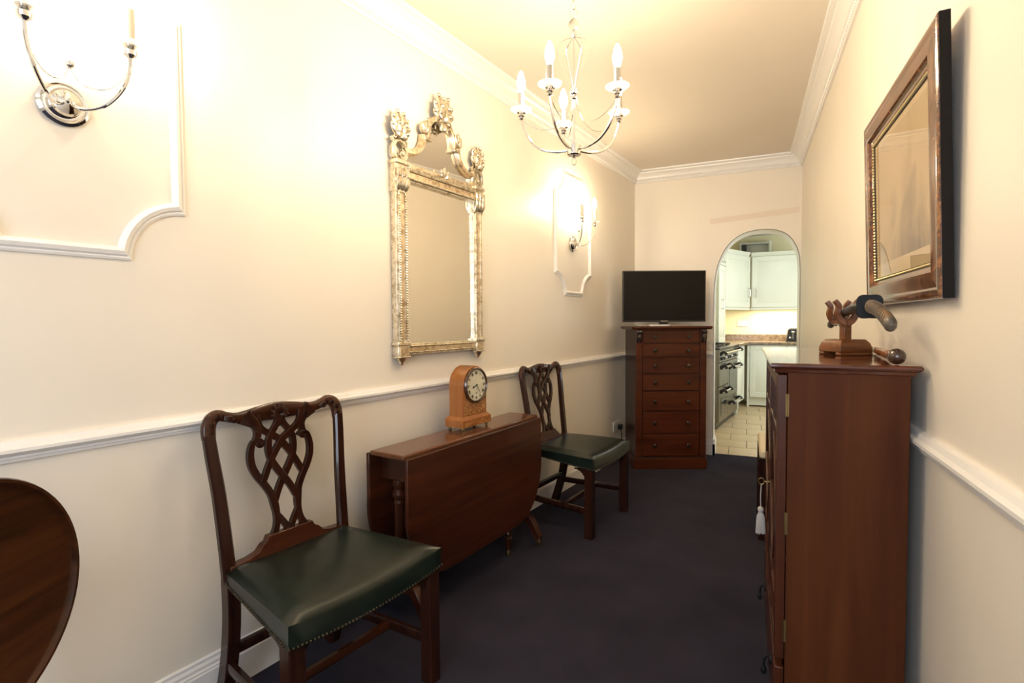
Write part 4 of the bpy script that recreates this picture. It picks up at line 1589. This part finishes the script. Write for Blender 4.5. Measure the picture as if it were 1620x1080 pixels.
# ------------------------------------------------------------------ tilt-top table at the left edge
tcn = V(-1.424, .498, .635)
taz = R(24.6)
tt = thing('tilt_top_table', 'round tilt-top table with raised rim turned upright in the near left corner', 'table', (tcn.x - .06 * math.cos(taz), tcn.y - .06 * math.sin(taz), 0), taz)
TM = Matrix.Translation((.06, 0, tcn.z)) @ Matrix.Rotation(R(90), 4, 'Y')
b_ = MB()
b_.lathe([(0, -.016), (.245, -.016), (.262, -.010), (.2695, 0), (.2700, .008), (.2670, .013), (.2600, .0125), (.2560, .005), (.2500, 0), (0, 0)], TM, 72)
b_.build('tabletop', 'round_top', tt, angle=40)
b_ = MB(); b_.box(-.005, .04, -.07, .07, .60, .67); b_.build('tilt_block', 'mahogany_y', tt, bevel=.004)
b_ = MB()
b_.lathe([(0, .10), (.030, .10), (.036, .14), (.026, .18), (.038, .24), (.030, .30), (.020, .36), (.018, .50), (.026, .52), (.020, .54), (.026, .58), (.026, .605), (0, .605)], None, 20)
b_.build('pedestal', 'mahogany_z', tt)
for k in range(3):
    a = 2 * PI * k / 3
    q = cr([(.02, .16), (.08, .15), (.14, .09), (.18, .035), (.215, .016)], 5)
    n = len(q)
    b_ = MB(); b_.sweep([(r * math.cos(a), r * math.sin(a), z) for r, z in q], [.018 - .004 * i / n for i in range(n)], [.022 - .008 * i / n for i in range(n)], (0, 0, 1), SQ)
    b_.build('leg', 'mahogany_y', tt)

# ------------------------------------------------------------------ socket, plug and cable by the chest
so = thing('wall_socket', 'white double wall socket low on the left wall beside the chest', 'socket', lw(.47, 0, .29), TL)
b_ = MB(); b_.box(-.073, .073, -.009, 0, -.043, .043); b_.build('faceplate', 'white_plastic', so, bevel=.002)
for s in (-1, 1):
    b_ = MB(); b_.box(s * .03 - .006, s * .03 + .006, -.012, -.008, .020, .034); b_.build('switch', 'white_plastic', so)
pg = thing('power_plug', 'black power plug and cable pushed into the white wall socket', 'plug', lw(.47, .010, .29), TL)
b_ = MB(); b_.box(.010, .055, -.034, 0, -.032, .014); b_.build('plug_body', 'black', pg, bevel=.006)
b_ = MB(); b_.tube(cr([(.032, -.026, -.030), (.034, -.030, -.09), (.050, -.026, -.18), (.075, -.020, -.275), (.16, -.020, -.283)], 6), .0035, 8); b_.build('cable', 'black', pg)

# ------------------------------------------------------------------ kitchen (seen through the arch)
KD = V(math.sin(A), math.cos(A), 0)          # along the left run, away from the room
P0 = V(-.11, 7.309, 0)                        # far front corner of the cooker
KR = R(90) - A


def kp(s, off=0.0, z=0.0):
    p = P0 + KD * s + NL * off
    return (p.x, p.y, z)


# local frame of left-run things: x = along run away from room, -y = into the kitchen
ckr = thing('range_cooker', 'grey steel range cooker with black handles on the left kitchen wall', 'cooker', kp(0), KR)
L = 1.10
b_ = MB(); b_.box(-L, 0, .010, .50, .06, .885); b_.build('body', 'cooker_steel', ckr, bevel=.003)
b_ = MB(); b_.box(-L, 0, .03, .49, 0, .06); b_.build('plinth', 'black', ckr)
b_ = MB(); b_.box(-L, 0, -.012, .49, .885, .905); hob = b_.build('hob', 'black', ckr, bevel=.004)
for k in range(4):
    b_ = MB(); xx = -.26 - .238 * k
    for dx in (-.08, 0, .08):
        b_.box(xx + dx - .006, xx + dx + .006, .06, .44, .920, .932)
    for yy in (.06, .25, .44):
        b_.box(xx - .10, xx + .10, yy - .006, yy + .006, .908, .932)
    b_.build('pan_support', 'iron', hob)
b_ = MB(); b_.box(-L + .005, -.005, -.010, .012, .745, .872); cp = b_.build('control_panel', 'cooker_steel', ckr, bevel=.004)
for k in range(9):
    b_ = MB(); b_.lathe([(0, 0), (.019, 0), (.017, .018), (.012, .022), (0, .022)], Matrix.Translation((-.09 - .115 * k, -.010, .785)) @ YF, 14)
    b_.build('knob', 'black' if k % 3 else 'steel', cp)


def oven_handle(par, x0, x1, z):
    b_ = MB()
    b_.tube([(x0 - .01, -.060, z), (x1 + .01, -.060, z)], .011, 10)
    o1 = b_.build('handle', 'steel', par)
    for xx in (x0, x1):
        b_ = MB()
        b_.sweep(cr([(xx, -.008, z - .02), (xx, -.035, z + .012), (xx, -.062, z + .008), (xx, -.076, z - .014)], 4), .016, .011, (1, 0, 0), RECT)
        b_.build('handle_bracket', 'black', o1)


oven_handle(cp, -L + .05, -.05, .845)
for x0, x1, z0, z1, win, hz in ((-L + .008, -.63, .475, .735, False, .690), (-L + .008, -.63, .075, .465, True, .420), (-.615, -.008, .300, .735, True, .655), (-.615, -.008, .075, .290, False, .235)):
    b_ = MB(); b_.box(x0, x1, -.010, .012, z0, z1)
    dr = b_.build('oven_door', 'cooker_steel', ckr, bevel=.004)
    if win:
        b_ = MB(); b_.box(x0 + .09, x1 - .09, -.013, -.009, z0 + .06, z1 - .12); b_.build('oven_window', 'oven_glass', dr, bevel=.002)
    oven_handle(dr, x0 + .07, x1 - .07, hz)


def panel_door(par, x0, x1, z0, z1, y0=0.0, hx=None, hz=None, hv=True, name='door'):
    """framed door with raised field, front at y0"""
    b_ = MB()
    sw = min(.065, (x1 - x0) * .22)
    b_.box(x0, x0 + sw, y0, y0 + .020, z0, z1); b_.box(x1 - sw, x1, y0, y0 + .020, z0, z1)
    b_.box(x0 + sw, x1 - sw, y0, y0 + .020, z0, z0 + sw); b_.box(x0 + sw, x1 - sw, y0, y0 + .020, z1 - sw, z1)
    d = b_.build(name, 'kitchen_white', par, bevel=.003)
    b_ = MB()
    rings = []
    for q, yy in ((sw - .002, y0 + .018), (sw - .002, y0 + .008), (sw + .022, y0 + .002)):
        rings.append([(x0 + q, yy, z0 + q), (x1 - q, yy, z0 + q), (x1 - q, yy, z1 - q), (x0 + q, yy, z1 - q)])
    b_.loft(rings); b_.build('door_panel', 'kitchen_white', d)
    if hx is not None:
        b_ = MB()
        if hv:
            b_.tube(cr([(hx, y0, hz - .06), (hx, y0 - .028, hz - .055), (hx, y0 - .030, hz), (hx, y0 - .028, hz + .055), (hx, y0, hz + .06)], 3), .005, 8)
        else:
            b_.tube(cr([(hx - .06, y0, hz), (hx - .055, y0 - .028, hz), (hx, y0 - .030, hz), (hx + .055, y0 - .028, hz), (hx + .06, y0, hz)], 3), .005, 8)
        b_.build('handle', 'steel', d)
    return d


# narrow base unit after the cooker
bu = thing('base_cabinet', 'narrow ivory base cabinet between the range cooker and the corner', 'cabinet', kp(.004), KR, 'ivory kitchen cabinets')
b_ = MB(); b_.box(0, .56, .022, .48, .13, .868); b_.build('carcass', 'kitchen_white', bu)
b_ = MB(); b_.box(0, .56, .07, .46, 0, .128); b_.build('kickboard', 'kitchen_white', bu)
panel_door(bu, .004, .556, .14, .860, 0, .06, .66)
b_ = MB(); b_.box(-.002, .03, -.004, .05, 0, .14); b_.build('end_post', 'kitchen_white', bu, bevel=.004)
# corner / back run base unit
bb = thing('base_cabinet', 'wide ivory base cabinet below the worktop on the far kitchen wall', 'cabinet', (0.0, 8.06, 0), 0, 'ivory kitchen cabinets')
b_ = MB(); b_.box(.012, .95, .022, .57, .13, .868); b_.build('carcass', 'kitchen_white', bb)
b_ = MB(); b_.box(.035, .95, .05, .5, .02, .128); b_.build('kickboard', 'kitchen_white', bb)
b_ = MB(); b_.box(.010, .040, 0, .05, 0, .868); b_.build('end_post', 'kitchen_white', bb, bevel=.003)
d = panel_door(bb, .046, .50, .14, .860, 0)
for z in (.25, .74):
    b_ = MB(); b_.box(.036, .046, -.004, .004, z - .03, z + .03); b_.build('hinge', 'steel', d)
panel_door(bb, .506, .94, .14, .860, 0, .56, .66)
# worktop L with upstand
wt = thing('worktop', 'brown speckled stone worktop running round the kitchen corner', 'worktop', (0, 0, 0), 0)
a0, a1 = V(*kp(.004, .025)), V(*kp(.62, .025))
yf = 8.035
k = (yf - a0.y) / KD.y
ci = a0 + KD * k
wl0 = V(*kp(.004, -.47))
wl1 = OL + UL * -3.62
out = [(a0.x, a0.y), (ci.x, yf), (1.55, yf), (1.55, 8.636), (wl1.x + .012, 8.636), (wl0.x, wl0.y)]
b_ = MB(); b_.prism([(x, y_, .872) for x, y_ in out], (0, 0, .036))
b_.build('slab', 'granite', wt, bevel=.004)
b_ = MB(); b_.box(-.38, 1.55, 8.618, 8.638, .9085, 1.0); b_.build('upstand', 'granite', wt, bevel=.002)

# wall cabinets
cab_z0, cab_z1 = 1.385, 2.115


def crown(par, x0, x1, y0, z):
    b_ = MB()
    pr = [(0, z), (-.006, z), (-.010, z + .010), (-.030, z + .040), (-.034, z + .055), (0, z + .055)]
    b_.prism([(x0, y0 + a_, zz) for a_, zz in pr], (x1 - x0, 0, 0))
    b_.build('crown_moulding', 'kitchen_white', par, angle=25)


tallc = thing('tall_cabinet', 'ivory dresser cabinet standing on the left worktop, edge-on at the arch', 'cabinet', kp(.02, -.20), KR, 'ivory kitchen cabinets')
b_ = MB(); b_.box(-.125, .285, .022, .28, .912, cab_z1); b_.build('carcass', 'kitchen_white', tallc)
panel_door(tallc, -.120, .280, .918, 1.925, 0, .02, 1.42)
panel_door(tallc, -.120, .280, 1.935, cab_z1 - .005, 0, .10, 1.975, False)
crown(tallc, -.125, .285, .022, cab_z1)
D1, D2 = V(-.262, 7.630, 0), V(.047, 8.30, 0)
da = math.atan2(D2.y - D1.y, D2.x - D1.x)
dl = (D2 - D1).length
dg = thing('overhead_cabinet', 'diagonal ivory corner wall cabinet over the worktop', 'cabinet', D1, da, 'ivory kitchen cabinets')
b_ = MB(); b_.prism([(.012, .022, cab_z0), (dl - .012, .022, cab_z0), (dl * .55, .24, cab_z0)], (0, 0, cab_z1 - cab_z0)); b_.build('carcass', 'kitchen_white', dg)
panel_door(dg, .01, dl - .012, cab_z0 + .006, cab_z1 - .005, 0, dl - .07, 1.60)
crown(dg, .03, dl - .03, .022, cab_z1)
b_ = MB(); b_.box(.012, dl - .014, .004, .024, cab_z0 - .028, cab_z0); b_.build('light_pelmet', 'kitchen_white', dg)
wc = thing('overhead_cabinet', 'wide ivory wall cabinet above the lit backsplash on the far kitchen wall', 'cabinet', (.052, 8.30, 0), 0, 'ivory kitchen cabinets')
b_ = MB(); b_.box(.0, .68, .022, .335, cab_z0, cab_z1); b_.build('carcass', 'kitchen_white', wc)
panel_door(wc, .012, .675, cab_z0 + .006, cab_z1 - .005, 0, .07, 1.60)
crown(wc, .0, .68, .022, cab_z1)
b_ = MB(); b_.box(.0, .68, .004, .024, cab_z0 - .028, cab_z0); b_.build('light_pelmet', 'kitchen_white', wc)
# ducting on top of the cabinets
du = thing('ventilation_duct', 'grey boxed duct with dark opening above the far wall cabinets', 'duct', (0, 8.52, 2.19), 0)
b_ = MB(); b_.box(-.10, .29, 0, .115, .13, .16); b_.box(-.10, .29, .09, .115, 0, .13); b_.box(-.11, -.08, -.01, .115, 0, .16)
b_.build('box', 'duct', du, bevel=.003)
b_ = MB(); b_.box(-.07, -.01, -.005, .09, .02, .12); b_.build('opening', 'black', du)
b_ = MB(); b_.lathe([(0, 0), (.022, 0), (.022, .18), (0, .18)], Matrix.Translation((.30, .03, -.015)), 14); b_.build('pipe', 'kitchen_white', du)
# toaster and kitchen socket
to_ = thing('toaster', 'black and chrome toaster on the far worktop below the wall cabinet', 'toaster', (.66, 8.38, .909), R(0))
b_ = MB()
rings = []
for q, z in ((0, .012), (0, .16), (.012, .18), (.03, .188)):
    rings.append([(-.15 + q + z * .12, -.09 + q, z), (.15 - q, -.09 + q, z), (.15 - q, .09 - q, z), (-.15 + q + z * .12, .09 - q, z)])
b_.loft(rings); b_.build('body', 'black', to_, bevel=.006)
b_ = MB(); b_.box(-.16, .155, -.10, .095, 0, .014); b_.build('base', 'black', to_, bevel=.004)
for x in (-.07, .03):
    b_ = MB(); b_.box(x - .004, x + .004, -.094, -.088, .04, .15); sl = b_.build('lever_slot', 'steel', to_)
    b_ = MB(); b_.box(x - .02, x + .02, -.112, -.09, .125, .145); b_.build('lever', 'chrome', to_, bevel=.003)
    b_ = MB(); b_.lathe([(0, 0), (.016, 0), (.014, .012), (0, .014)], Matrix.Translation((x - .035, -.09, .055)) @ YF, 14); b_.build('dial', 'chrome', to_)
ks = thing('wall_socket', 'white wall socket on the yellow kitchen backsplash', 'socket', (-.06, 8.64, 1.16), 0)
b_ = MB(); b_.box(-.073, .073, -.010, 0, -.043, .043); b_.build('faceplate', 'white_plastic', ks, bevel=.002)
for s in (-1, 1):
    b_ = MB(); b_.box(s * .03 - .006, s * .03 + .006, -.013, -.009, .016, .032); b_.build('switch', 'white_plastic', ks)
